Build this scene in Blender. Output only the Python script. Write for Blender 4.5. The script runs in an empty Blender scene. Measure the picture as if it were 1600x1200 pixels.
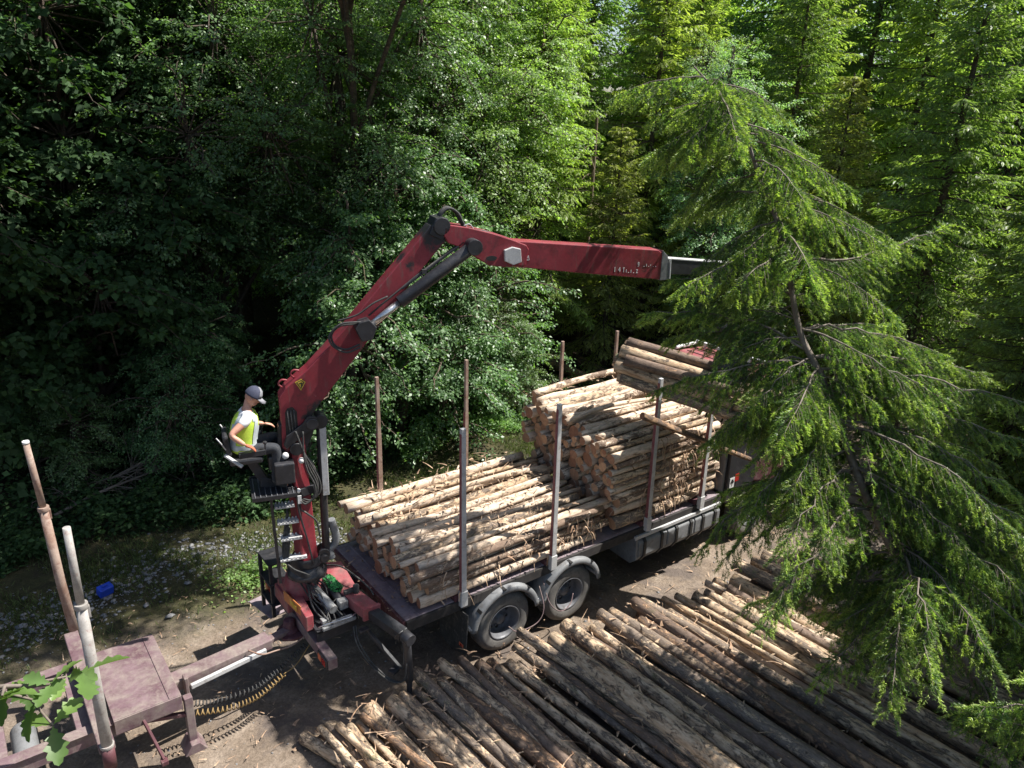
import bpy, math, random
import numpy as np
from mathutils import Vector, Matrix, Quaternion
R = math.radians
sc = bpy.context.scene
col = sc.collection
# ------------------------------------------------------------------ camera, world, sun, exposure
cam_d = bpy.data.cameras.new('camera'); cam = bpy.data.objects.new('camera', cam_d); col.objects.link(cam)
cam_d.sensor_width = 36.0; cam_d.lens = 36.0 * 1196.64 / 1600.0
cam_d.clip_start = 0.05; cam_d.clip_end = 1500.0
PITCH, ROLL, YAW = 0.34388, 0.034396, 0.655056
CAMP = Vector((-6.1776, -9.2766, 8.1428))
_f = Vector((math.sin(YAW) * math.cos(PITCH), math.cos(YAW) * math.cos(PITCH), -math.sin(PITCH)))
_r = Vector((math.cos(YAW), -math.sin(YAW), 0)); _u = _r.cross(_f)
_r2 = _r * math.cos(ROLL) + _u * math.sin(ROLL); _u2 = -_r * math.sin(ROLL) + _u * math.cos(ROLL)
_m = Matrix((_r2, _u2, -_f)).transposed().to_4x4(); _m.translation = CAMP
cam.matrix_world = _m
sc.camera = cam
SUN_EL, SUN_AZ = 57.0, -24.0          # azimuth measured from +X towards +Y
w = bpy.data.worlds.new('World'); sc.world = w; w.use_nodes = True
nt = w.node_tree; nt.nodes.clear()
sky = nt.nodes.new('ShaderNodeTexSky'); sky.sky_type = 'NISHITA'; sky.sun_disc = False
sky.sun_elevation = R(SUN_EL); sky.sun_rotation = R(90 - SUN_AZ); sky.air_density = 1.0; sky.dust_density = 1.5
bg = nt.nodes.new('ShaderNodeBackground'); bg.inputs[1].default_value = 0.075
wo = nt.nodes.new('ShaderNodeOutputWorld'); nt.links.new(sky.outputs[0], bg.inputs[0]); nt.links.new(bg.outputs[0], wo.inputs[0])
sd = bpy.data.lights.new('sun', 'SUN'); sun = bpy.data.objects.new('sun', sd); col.objects.link(sun)
sd.energy = 5.0; sd.angle = R(0.5); sd.color = (1.0, 0.96, 0.9)
_sd = Vector((math.cos(R(SUN_EL)) * math.cos(R(SUN_AZ)), math.cos(R(SUN_EL)) * math.sin(R(SUN_AZ)), math.sin(R(SUN_EL))))
sun.rotation_euler = _sd.to_track_quat('Z', 'Y').to_euler()
sc.view_settings.view_transform = 'Standard'; sc.view_settings.look = 'None'
sc.view_settings.exposure = 1.05; sc.view_settings.gamma = 1.0
try:
    sc.cycles.max_bounces = 5; sc.cycles.diffuse_bounces = 4; sc.cycles.glossy_bounces = 2; sc.cycles.transmission_bounces = 3
    sc.cycles.sample_clamp_indirect = 4.0
except Exception: pass

# ------------------------------------------------------------------ material helpers
def new_mat(name):
    m = bpy.data.materials.new(name); m.use_nodes = True
    t = m.node_tree; t.nodes.clear()
    o = t.nodes.new('ShaderNodeOutputMaterial'); b = t.nodes.new('ShaderNodeBsdfPrincipled')
    t.links.new(b.outputs[0], o.inputs[0])
    return m, t, b, o
def N(t, kind, **kw):
    n = t.nodes.new(kind)
    for k, v in kw.items():
        if k.startswith('i_'): n.inputs[k[2:].replace('_', ' ')].default_value = v
        else: setattr(n, k, v)
    return n
def ramp(t, stops, interp='LINEAR'):
    r = t.nodes.new('ShaderNodeValToRGB'); r.color_ramp.interpolation = interp
    e = r.color_ramp.elements
    while len(e) < len(stops): e.new(0.5)
    for i, (p, c) in enumerate(stops):
        e[i].position = p; e[i].color = (c[0], c[1], c[2], 1) if hasattr(c, '__len__') else (c, c, c, 1)
    return r
def mixc(t, fac, a, b, blend='MIX'):
    m = t.nodes.new('ShaderNodeMix'); m.data_type = 'RGBA'; m.blend_type = blend
    for sock, v in ((m.inputs[0], fac), (m.inputs[6], a), (m.inputs[7], b)):
        if isinstance(v, bpy.types.NodeSocket): t.links.new(v, sock)
        elif hasattr(v, '__len__'): sock.default_value = (v[0], v[1], v[2], 1)
        else: sock.default_value = v
    return m.outputs[2]
def coords(t, scale=(1, 1, 1), off=None):
    c = t.nodes.new('ShaderNodeTexCoord'); mp = t.nodes.new('ShaderNodeMapping')
    t.links.new(c.outputs['Object'], mp.inputs[0]); mp.inputs['Scale'].default_value = scale
    if off is not None: t.links.new(off, mp.inputs['Location'])
    return mp.outputs[0]
def noise(t, vec, scale, detail=4, rough=0.6, dist=0.0):
    n = t.nodes.new('ShaderNodeTexNoise'); t.links.new(vec, n.inputs['Vector'])
    n.inputs['Scale'].default_value = scale; n.inputs['Detail'].default_value = detail
    n.inputs['Roughness'].default_value = rough; n.inputs['Distortion'].default_value = dist
    return n.outputs['Fac']
def bump(t, b, h, strength=0.3, dist=0.01):
    n = t.nodes.new('ShaderNodeBump'); n.inputs['Strength'].default_value = strength; n.inputs['Distance'].default_value = dist
    t.links.new(h, n.inputs['Height']); t.links.new(n.outputs[0], b.inputs['Normal'])
def paint(name, c1, c2, rough=0.45, metal=0.0, scale=6.0, dirt=(0.12, 0.09, 0.07), amount=0.5, bmp=0.15, grease=(), chips=None):
    """worn surface: two tones of one colour, scattered dirt, optional grease patches at fixed places"""
    m, t, b, o = new_mat(name)
    v = coords(t)
    c = ramp(t, [(0.35, c1), (0.68, c2)]); t.links.new(noise(t, v, scale, 6, 0.65), c.inputs[0])
    d = ramp(t, [(0.62 - 0.25 * amount, 0.0), (0.78 - 0.15 * amount, 1.0)]); t.links.new(noise(t, v, scale * 1.7, 8, 0.75, 0.4), d.inputs[0])
    out = mixc(t, d.outputs[0], c.outputs[0], dirt)
    fine = ramp(t, [(0.3, 0.75), (0.7, 1.1)]); t.links.new(noise(t, v, scale * 14, 3), fine.inputs[0])
    out = mixc(t, 0.6, out, fine.outputs[0], 'MULTIPLY')
    if chips:
        ch = ramp(t, [(0.655, 0.0), (0.67, 0.85)]); t.links.new(noise(t, coords(t, (1, 1, 0.45)), 38, 6, 0.8, 0.8), ch.inputs[0]); out = mixc(t, ch.outputs[0], out, chips)
        st = ramp(t, [(0.56, 0.0), (0.66, 0.55)]); t.links.new(noise(t, coords(t, (5, 5, 0.5)), 3.5, 5, 0.7), st.inputs[0]); out = mixc(t, st.outputs[0], out, (0.13, 0.095, 0.08))
    for (gx, gy, gz, gr) in grease:
        vd = t.nodes.new('ShaderNodeVectorMath'); vd.operation = 'DISTANCE'; t.links.new(v, vd.inputs[0]); vd.inputs[1].default_value = (gx, gy, gz)
        ad = t.nodes.new('ShaderNodeMath'); ad.operation = 'MULTIPLY_ADD'
        t.links.new(noise(t, v, 9.0, 5, 0.7), ad.inputs[0]); ad.inputs[1].default_value = gr * 1.6; t.links.new(vd.outputs['Value'], ad.inputs[2])
        gm = t.nodes.new('ShaderNodeMapRange'); t.links.new(ad.outputs[0], gm.inputs[0])
        gm.inputs[1].default_value = gr * 1.65; gm.inputs[2].default_value = gr * 2.0; gm.inputs[3].default_value = 1; gm.inputs[4].default_value = 0
        out = mixc(t, gm.outputs[0], out, (0.02, 0.018, 0.02))
    t.links.new(out, b.inputs['Base Color'])
    rr = ramp(t, [(0.3, rough - 0.1), (0.75, min(1, rough + 0.25))]); t.links.new(noise(t, v, scale * 3, 5), rr.inputs[0]); t.links.new(rr.outputs[0], b.inputs['Roughness'])
    b.inputs['Metallic'].default_value = metal
    if bmp: bump(t, b, noise(t, v, scale * 8, 4), bmp, 0.004)
    return m
def leaf_mat(name, dark, light, trans=0.35, rough=0.4, scale=0.9, tcol=None, spec=0.5):
    m, t, b, o = new_mat(name)
    g = t.nodes.new('ShaderNodeNewGeometry')
    c = ramp(t, [(0.0, dark), (0.75, light), (1.0, tuple(min(1, x * 1.5) for x in light))])
    t.links.new(g.outputs['Random Per Island'], c.inputs[0])
    v = coords(t); cl = ramp(t, [(0.3, 0.65), (0.7, 1.15)]); t.links.new(noise(t, v, scale, 3), cl.inputs[0])
    oi = t.nodes.new('ShaderNodeObjectInfo'); hs = t.nodes.new('ShaderNodeHueSaturation')
    mr = t.nodes.new('ShaderNodeMapRange'); t.links.new(oi.outputs['Random'], mr.inputs[0]); mr.inputs[3].default_value = 0.475; mr.inputs[4].default_value = 0.515
    out = mixc(t, 1.0, c.outputs[0], cl.outputs[0], 'MULTIPLY')
    t.links.new(mr.outputs[0], hs.inputs['Hue']); t.links.new(out, hs.inputs['Color']); out = hs.outputs[0]
    t.links.new(out, b.inputs['Base Color']); b.inputs['Roughness'].default_value = rough
    b.inputs['Specular IOR Level'].default_value = spec
    tr = t.nodes.new('ShaderNodeBsdfTranslucent')
    tc = mixc(t, 1.0, out, tcol or (1.45, 1.7, 0.6), 'MULTIPLY'); t.links.new(tc, tr.inputs[0])
    mx = t.nodes.new('ShaderNodeMixShader'); mx.inputs[0].default_value = trans
    t.links.new(b.outputs[0], mx.inputs[1]); t.links.new(tr.outputs[0], mx.inputs[2]); t.links.new(mx.outputs[0], o.inputs[0])
    return m
def log_mat(name, wood, wood2, bark, bark2, lo, hi, moss=0.0, ps=3.2):
    """peeled wood with patches of bark left on it, grain along the log (local X)"""
    m, t, b, o = new_mat(name)
    oi = t.nodes.new('ShaderNodeObjectInfo')
    cx = t.nodes.new('ShaderNodeMath'); cx.operation = 'MULTIPLY'; t.links.new(oi.outputs['Random'], cx.inputs[0]); cx.inputs[1].default_value = 37.0
    cmb = t.nodes.new('ShaderNodeCombineXYZ'); t.links.new(cx.outputs[0], cmb.inputs[0]); t.links.new(cx.outputs[0], cmb.inputs[1])
    v = coords(t, (1.3, 7, 7), cmb.outputs[0]); v2 = coords(t, (3, 9, 9), cmb.outputs[0]); v3 = coords(t, (1, 1, 1), cmb.outputs[0]); v4 = coords(t, (0.9, 2.3, 2.3), cmb.outputs[0])
    wd = ramp(t, [(0.3, wood2), (0.62, wood)]); t.links.new(noise(t, v, 2.2, 6, 0.7), wd.inputs[0])
    st = ramp(t, [(0.36, 0.55), (0.5, 1.0)]); t.links.new(noise(t, v2, 3.0, 5, 0.7), st.inputs[0])
    wd = mixc(t, 0.8, wd.outputs[0], st.outputs[0], 'MULTIPLY')
    bk = ramp(t, [(0.3, bark2), (0.7, bark)]); t.links.new(noise(t, v2, 4.0, 6, 0.75), bk.inputs[0])
    fr = t.nodes.new('ShaderNodeMapRange'); t.links.new(oi.outputs['Random'], fr.inputs[0]); fr.inputs[3].default_value = lo; fr.inputs[4].default_value = hi
    pn = noise(t, v4, ps, 10, 0.82, 0.5)
    sb = t.nodes.new('ShaderNodeMath'); sb.operation = 'SUBTRACT'; t.links.new(fr.outputs[0], sb.inputs[0]); t.links.new(pn, sb.inputs[1])
    ms = t.nodes.new('ShaderNodeMapRange'); t.links.new(sb.outputs[0], ms.inputs[0]); ms.inputs[1].default_value = -0.02; ms.inputs[2].default_value = 0.03
    out = mixc(t, ms.outputs[0], wd, bk.outputs[0])
    if moss:
        mr = ramp(t, [(0.6, 0.0), (0.7, moss)]); t.links.new(noise(t, v3, 1.3, 6, 0.7), mr.inputs[0])
        out = mixc(t, mr.outputs[0], out, (0.13, 0.16, 0.05))
    vo = t.nodes.new('ShaderNodeTexVoronoi'); t.links.new(v3, vo.inputs[0]); vo.inputs['Scale'].default_value = 5.5
    kn = ramp(t, [(0.05, 0.25), (0.12, 1.0)]); t.links.new(vo.outputs['Distance'], kn.inputs[0])
    out = mixc(t, 0.8, out, kn.outputs[0], 'MULTIPLY')
    br = t.nodes.new('ShaderNodeMapRange'); t.links.new(oi.outputs['Random'], br.inputs[0]); br.inputs[3].default_value = 0.8; br.inputs[4].default_value = 1.1
    ml = t.nodes.new('ShaderNodeVectorMath'); ml.operation = 'SCALE'; t.links.new(out, ml.inputs[0]); t.links.new(br.outputs[0], ml.inputs['Scale'])
    t.links.new(ml.outputs[0], b.inputs['Base Color']); b.inputs['Roughness'].default_value = 0.8; b.inputs['Specular IOR Level'].default_value = 0.2
    hh = mixc(t, 0.5, ms.outputs[0], noise(t, v2, 4, 6, 0.8)); bump(t, b, hh, 0.9, 0.012)
    return m
def end_mat():
    m, t, b, o = new_mat('cut_wood')
    oi = t.nodes.new('ShaderNodeObjectInfo')
    v = coords(t)
    sp = t.nodes.new('ShaderNodeSeparateXYZ'); t.links.new(v, sp.inputs[0])
    cb = t.nodes.new('ShaderNodeCombineXYZ'); t.links.new(sp.outputs[1], cb.inputs[0]); t.links.new(sp.outputs[2], cb.inputs[1])
    wv = t.nodes.new('ShaderNodeTexWave'); wv.wave_type = 'RINGS'; wv.rings_direction = 'SPHERICAL'
    t.links.new(cb.outputs[0], wv.inputs[0]); wv.inputs['Scale'].default_value = 22; wv.inputs['Distortion'].default_value = 2.5; wv.inputs['Detail'].default_value = 2
    c = ramp(t, [(0.0, (0.36, 0.19, 0.11)), (1.0, (0.56, 0.35, 0.21))]); t.links.new(wv.outputs[0], c.inputs[0])
    c2 = ramp(t, [(0.0, (0.65, 0.52, 0.5)), (0.5, (0.85, 0.8, 0.8)), (1.0, (1.15, 1.15, 1.1))]); t.links.new(oi.outputs['Random'], c2.inputs[0])
    out = mixc(t, 1.0, c.outputs[0], c2.outputs[0], 'MULTIPLY')
    n = ramp(t, [(0.35, 0.6), (0.6, 1.05)]); t.links.new(noise(t, v, 14, 5, 0.7), n.inputs[0])
    out = mixc(t, 0.7, out, n.outputs[0], 'MULTIPLY')
    t.links.new(out, b.inputs['Base Color']); b.inputs['Roughness'].default_value = 0.85
    bump(t, b, wv.outputs[0], 0.2, 0.003)
    return m
RED = (0.20, 0.020, 0.030); RED2 = (0.27, 0.034, 0.045)
M = {}
CRO = (-2.7, 0.0, 1.3)
def G(*ps): return tuple((x - CRO[0], y - CRO[1], z - CRO[2], r_) for x, y, z, r_ in ps)
M['red'] = paint('crane_red_paint', RED, RED2, 0.45, 0, 2.2, (0.09, 0.03, 0.03), 0.35, 0.1, chips=(0.34, 0.22, 0.21),
                 grease=G((-0.83, -0.52, 6.6, 0.24), (-1.2, -0.42, 6.2, 0.13), (-1.62, -0.3, 5.35, 0.16), (-2.45, -0.2, 4.2, 0.2)))
M['red2'] = paint('boom_red_paint', RED, RED2, 0.45, 0, 2.2, (0.07, 0.02, 0.022), 0.4, 0.1, chips=(0.34, 0.22, 0.21),
                  grease=G((0.12, -0.8, 6.3, 0.10), (-0.3, -0.7, 6.35, 0.12), (2.65, -1.5, 5.9, 0.16), (2.2, -1.4, 6.0, 0.10)))
M['dusty'] = paint('dusty_red_paint', (0.085, 0.04, 0.05), (0.20, 0.135, 0.145), 0.7, 0, 2.0, (0.24, 0.20, 0.17), 0.75, 0.2, chips=(0.15, 0.08, 0.05))
M['basered'] = paint('dusty_crane_red', (0.24, 0.035, 0.045), (0.34, 0.13, 0.13), 0.5, 0, 3.5, (0.14, 0.085, 0.075), 0.55, 0.15, chips=(0.10, 0.07, 0.06))
M['maroon'] = paint('maroon_paint', (0.07, 0.02, 0.028), (0.12, 0.045, 0.05), 0.6, 0, 5.0, (0.22, 0.17, 0.15), 0.4, 0.2)
M['deck'] = paint('dusty_deck_steel', (0.20, 0.155, 0.17), (0.30, 0.245, 0.26), 0.7, 0, 5.0, (0.06, 0.045, 0.04), 0.25, 0.3)
M['black'] = paint('black_paint', (0.018, 0.018, 0.02), (0.035, 0.035, 0.04), 0.4, 0, 5.0, (0.09, 0.08, 0.07), 0.2, 0.1)
M['rubber'] = paint('rubber', (0.03, 0.03, 0.03), (0.05, 0.05, 0.048), 0.75, 0, 6.0, (0.17, 0.15, 0.13), 0.35, 0.2)
M['tyre'] = paint('dusty_tyre', (0.10, 0.095, 0.09), (0.17, 0.16, 0.145), 0.85, 0, 5.0, (0.04, 0.04, 0.04), 0.3, 0.3)
M['guard'] = paint('grey_plastic', (0.145, 0.15, 0.155), (0.215, 0.22, 0.225), 0.55, 0, 4.0, (0.11, 0.10, 0.09), 0.35, 0.15)
M['barrel'] = paint('scuffed_cylinder_barrel', (0.20, 0.20, 0.20), (0.36, 0.36, 0.35), 0.45, 0.2, 7.0, (0.06, 0.055, 0.05), 0.5, 0.1)
M['rim'] = paint('dusty_steel_rim', (0.10, 0.105, 0.115), (0.17, 0.17, 0.18), 0.5, 0.2, 4.0, (0.06, 0.055, 0.05), 0.35, 0.15)
M['galv'] = paint('galvanised_steel', (0.42, 0.42, 0.42), (0.55, 0.55, 0.54), 0.5, 0.1, 5.0, (0.22, 0.19, 0.16), 0.3, 0.15)
M['rust'] = paint('rusty_steel', (0.24, 0.15, 0.11), (0.36, 0.28, 0.23), 0.75, 0.1, 5.0, (0.14, 0.05, 0.03), 0.4, 0.3)
M['stake'] = paint('weathered_stake_steel', (0.27, 0.25, 0.23), (0.42, 0.40, 0.37), 0.65, 0.2, 7.0, (0.20, 0.09, 0.08), 0.3, 0.2)
M['stakered'] = paint('worn_red_stake_paint', (0.20, 0.05, 0.055), (0.27, 0.10, 0.10), 0.6, 0, 9.0, (0.32, 0.27, 0.25), 0.3, 0.2)
M['chrome'] = paint('cylinder_rod_chrome', (0.55, 0.55, 0.55), (0.65, 0.65, 0.65), 0.2, 0.9, 5.0, (0.3, 0.3, 0.3), 0.1, 0.0)
M['dark'] = paint('chassis_black', (0.02, 0.018, 0.018), (0.04, 0.035, 0.032), 0.8, 0, 5.0, (0.08, 0.065, 0.05), 0.3, 0.2)
M['white'] = paint('white_paint', (0.6, 0.6, 0.58), (0.75, 0.75, 0.73), 0.5, 0, 8.0, (0.3, 0.28, 0.25), 0.1, 0.0)
M['blackpl'] = paint('decal_black', (0.015, 0.015, 0.015), (0.025, 0.025, 0.025), 0.5, 0, 8.0, (0.05, 0.05, 0.05), 0.1, 0.0)
M['yellow'] = paint('decal_yellow', (0.55, 0.38, 0.04), (0.65, 0.45, 0.06), 0.5, 0, 8.0, (0.3, 0.2, 0.05), 0.2, 0.0)
M['orange'] = paint('faded_orange_plate', (0.45, 0.14, 0.04), (0.55, 0.2, 0.06), 0.5, 0, 8.0, (0.3, 0.2, 0.05), 0.3, 0.0)
M['lampred'] = paint('red_lamp_lens', (0.35, 0.015, 0.015), (0.45, 0.03, 0.02), 0.2, 0, 20.0, (0.2, 0.02, 0.02), 0.1, 0.0)
M['lamporange'] = paint('orange_reflector', (0.65, 0.16, 0.07), (0.75, 0.2, 0.1), 0.3, 0, 30.0, (0.5, 0.1, 0.05), 0.1, 0.0)
M['green'] = paint('green_rope', (0.01, 0.13, 0.03), (0.03, 0.24, 0.06), 0.8, 0, 30.0, (0.05, 0.06, 0.04), 0.5, 0.5)
M['blue'] = paint('blue_plastic', (0.01, 0.05, 0.45), (0.02, 0.08, 0.6), 0.5, 0, 8.0, (0.02, 0.05, 0.3), 0.1, 0.0)
M['hoseyel'] = paint('yellow_air_hose', (0.20, 0.125, 0.04), (0.27, 0.18, 0.07), 0.5, 0, 8.0, (0.2, 0.14, 0.08), 0.3, 0.0)
M['glass'] = paint('cab_glass', (0.02, 0.025, 0.03), (0.03, 0.035, 0.04), 0.12, 0, 3.0, (0.05, 0.05, 0.05), 0.1, 0.0)
M['skin'] = paint('skin', (0.50, 0.25, 0.17), (0.58, 0.31, 0.22), 0.5, 0, 12.0, (0.45, 0.18, 0.12), 0.2, 0.0)
M['vest'] = paint('lime_vest', (0.50, 0.72, 0.06), (0.62, 0.82, 0.10), 0.7, 0, 10.0, (0.35, 0.5, 0.06), 0.25, 0.4)
M['vestband'] = paint('silver_band', (0.42, 0.47, 0.48), (0.55, 0.6, 0.6), 0.4, 0, 14.0, (0.35, 0.36, 0.34), 0.2, 0.1)
M['shirt'] = paint('white_cloth', (0.72, 0.73, 0.74), (0.82, 0.82, 0.82), 0.8, 0, 9.0, (0.6, 0.6, 0.62), 0.2, 0.4)
M['trousers'] = paint('dark_grey_cloth', (0.022, 0.025, 0.032), (0.04, 0.043, 0.05), 0.85, 0, 9.0, (0.08, 0.075, 0.07), 0.3, 0.5)
M['cap'] = paint('grey_cap_cloth', (0.20, 0.20, 0.22), (0.28, 0.28, 0.30), 0.85, 0, 20.0, (0.16, 0.16, 0.18), 0.2, 0.2)
M['capnavy'] = paint('navy_cap_cloth', (0.035, 0.04, 0.07), (0.05, 0.055, 0.09), 0.85, 0, 20.0, (0.06, 0.06, 0.08), 0.2, 0.2)
M['glove'] = paint('orange_glove', (0.5, 0.12, 0.06), (0.58, 0.18, 0.09), 0.7, 0, 12.0, (0.35, 0.1, 0.06), 0.2, 0.2)
M['wood'] = log_mat('peeled_wood', (0.76, 0.62, 0.48), (0.50, 0.37, 0.26), (0.24, 0.175, 0.13), (0.10, 0.065, 0.045), 0.33, 0.56)
M['mixwood'] = log_mat('half_peeled_bark', (0.72, 0.56, 0.39), (0.45, 0.29, 0.17), (0.27, 0.215, 0.17), (0.085, 0.065, 0.052), 0.45, 0.55, 0.7, 4.6)
M['barkwood'] = log_mat('scaly_bark', (0.55, 0.36, 0.22), (0.32, 0.17, 0.10), (0.24, 0.175, 0.135), (0.08, 0.057, 0.045), 0.50, 0.62, 0.3, 6.0)
M['cut'] = end_mat()
M['trunkbark'] = log_mat('standing_trunk_bark', (0.16, 0.12, 0.09), (0.10, 0.075, 0.06), (0.12, 0.095, 0.075), (0.04, 0.033, 0.028), 0.4, 0.6, 0.5)
M['twig'] = paint('pale_twig_bark', (0.11, 0.085, 0.065), (0.24, 0.20, 0.165), 0.8, 0, 8.0, (0.10, 0.075, 0.055), 0.4, 0.0)
M['deadtwig'] = paint('dead_twig_bark', (0.13, 0.09, 0.06), (0.2, 0.15, 0.1), 0.9, 0, 8.0, (0.06, 0.045, 0.035), 0.4, 0.0)
M['stone'] = paint('pale_quarry_stone', (0.15, 0.15, 0.155), (0.30, 0.30, 0.305), 0.85, 0, 9.0, (0.18, 0.16, 0.14), 0.4, 0.4)
M['chips'] = paint('bark_strip_wood', (0.26, 0.15, 0.085), (0.6, 0.44, 0.30), 0.85, 0, 5.0, (0.16, 0.09, 0.06), 0.5, 0.2)
M['beech'] = leaf_mat('glossy_green_leaf', (0.08, 0.15, 0.065), (0.16, 0.26, 0.11), 0.42, 0.42, 0.7, spec=0.6)
M['beech2'] = leaf_mat('fresh_green_leaf', (0.13, 0.23, 0.075), (0.25, 0.38, 0.13), 0.48, 0.45, 0.7)
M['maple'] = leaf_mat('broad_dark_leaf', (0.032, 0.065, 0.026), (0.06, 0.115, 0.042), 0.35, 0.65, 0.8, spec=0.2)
M['spruce'] = leaf_mat('spruce_needle', (0.13, 0.20, 0.08), (0.26, 0.36, 0.13), 0.5, 0.45, 1.2)
M['spruce2'] = leaf_mat('yellow_green_needle', (0.21, 0.29, 0.09), (0.36, 0.44, 0.15), 0.5, 0.5, 0.8)
M['spruce3'] = leaf_mat('olive_needle', (0.17, 0.21, 0.07), (0.32, 0.36, 0.13), 0.48, 0.5, 0.8)
M['birch'] = leaf_mat('pale_birch_leaf', (0.16, 0.26, 0.13), (0.28, 0.39, 0.21), 0.45, 0.5, 0.8, spec=0.5)
M['needle'] = leaf_mat('near_spruce_needle', (0.065, 0.13, 0.045), (0.15, 0.24, 0.07), 0.38, 0.45, 1.5)
M['needlenew'] = leaf_mat('fresh_spruce_tip', (0.22, 0.32, 0.08), (0.38, 0.48, 0.13), 0.4, 0.45, 1.5)
M['oak'] = leaf_mat('oak_leaf', (0.065, 0.15, 0.04), (0.12, 0.235, 0.055), 0.35, 0.45, 9.0)
M['grass'] = leaf_mat('verge_grass', (0.05, 0.08, 0.02), (0.12, 0.15, 0.05), 0.3, 0.6, 1.0)

# ------------------------------------------------------------------ geometry helpers
ORG = {}
def tag(o, label=None, cat=None, group=None, kind=None):
    if label: o['label'] = label
    if cat: o['category'] = cat
    if group: o['group'] = group
    if kind: o['kind'] = kind
    return o
def thing(name, loc, label, cat, group=None, rz=0.0):
    o = bpy.data.objects.new(name, None); col.objects.link(o); o.location = loc; o.rotation_euler = (0, 0, rz)
    o.empty_display_size = 0.2; ORG[o] = Vector(loc); return tag(o, label, cat, group)
def rawmesh(name, V, F, mats, smooth=False, mi=None):
    V = np.asarray(V, dtype=np.float32); F = np.asarray(F, dtype=np.int32); k = F.shape[1]
    me = bpy.data.meshes.new(name); me.vertices.add(len(V)); me.vertices.foreach_set('co', V.ravel())
    me.loops.add(F.size); me.loops.foreach_set('vertex_index', F.ravel())
    me.polygons.add(len(F)); me.polygons.foreach_set('loop_start', np.arange(0, F.size, k, dtype=np.int32))
    try: me.polygons.foreach_set('loop_total', np.full(len(F), k, dtype=np.int32))
    except Exception: pass
    if smooth: me.polygons.foreach_set('use_smooth', np.ones(len(F), dtype=bool))
    if mi is not None: me.polygons.foreach_set('material_index', np.asarray(mi, dtype=np.int32))
    for m in (mats if isinstance(mats, (list, tuple)) else [mats]): me.materials.append(m)
    me.update(calc_edges=True); me.validate(); return me
def link(name, me, parent=None, loc=None):
    o = bpy.data.objects.new(name, me); col.objects.link(o)
    if parent is not None: o.parent = parent
    if loc is not None: o.location = loc
    return o
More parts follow.
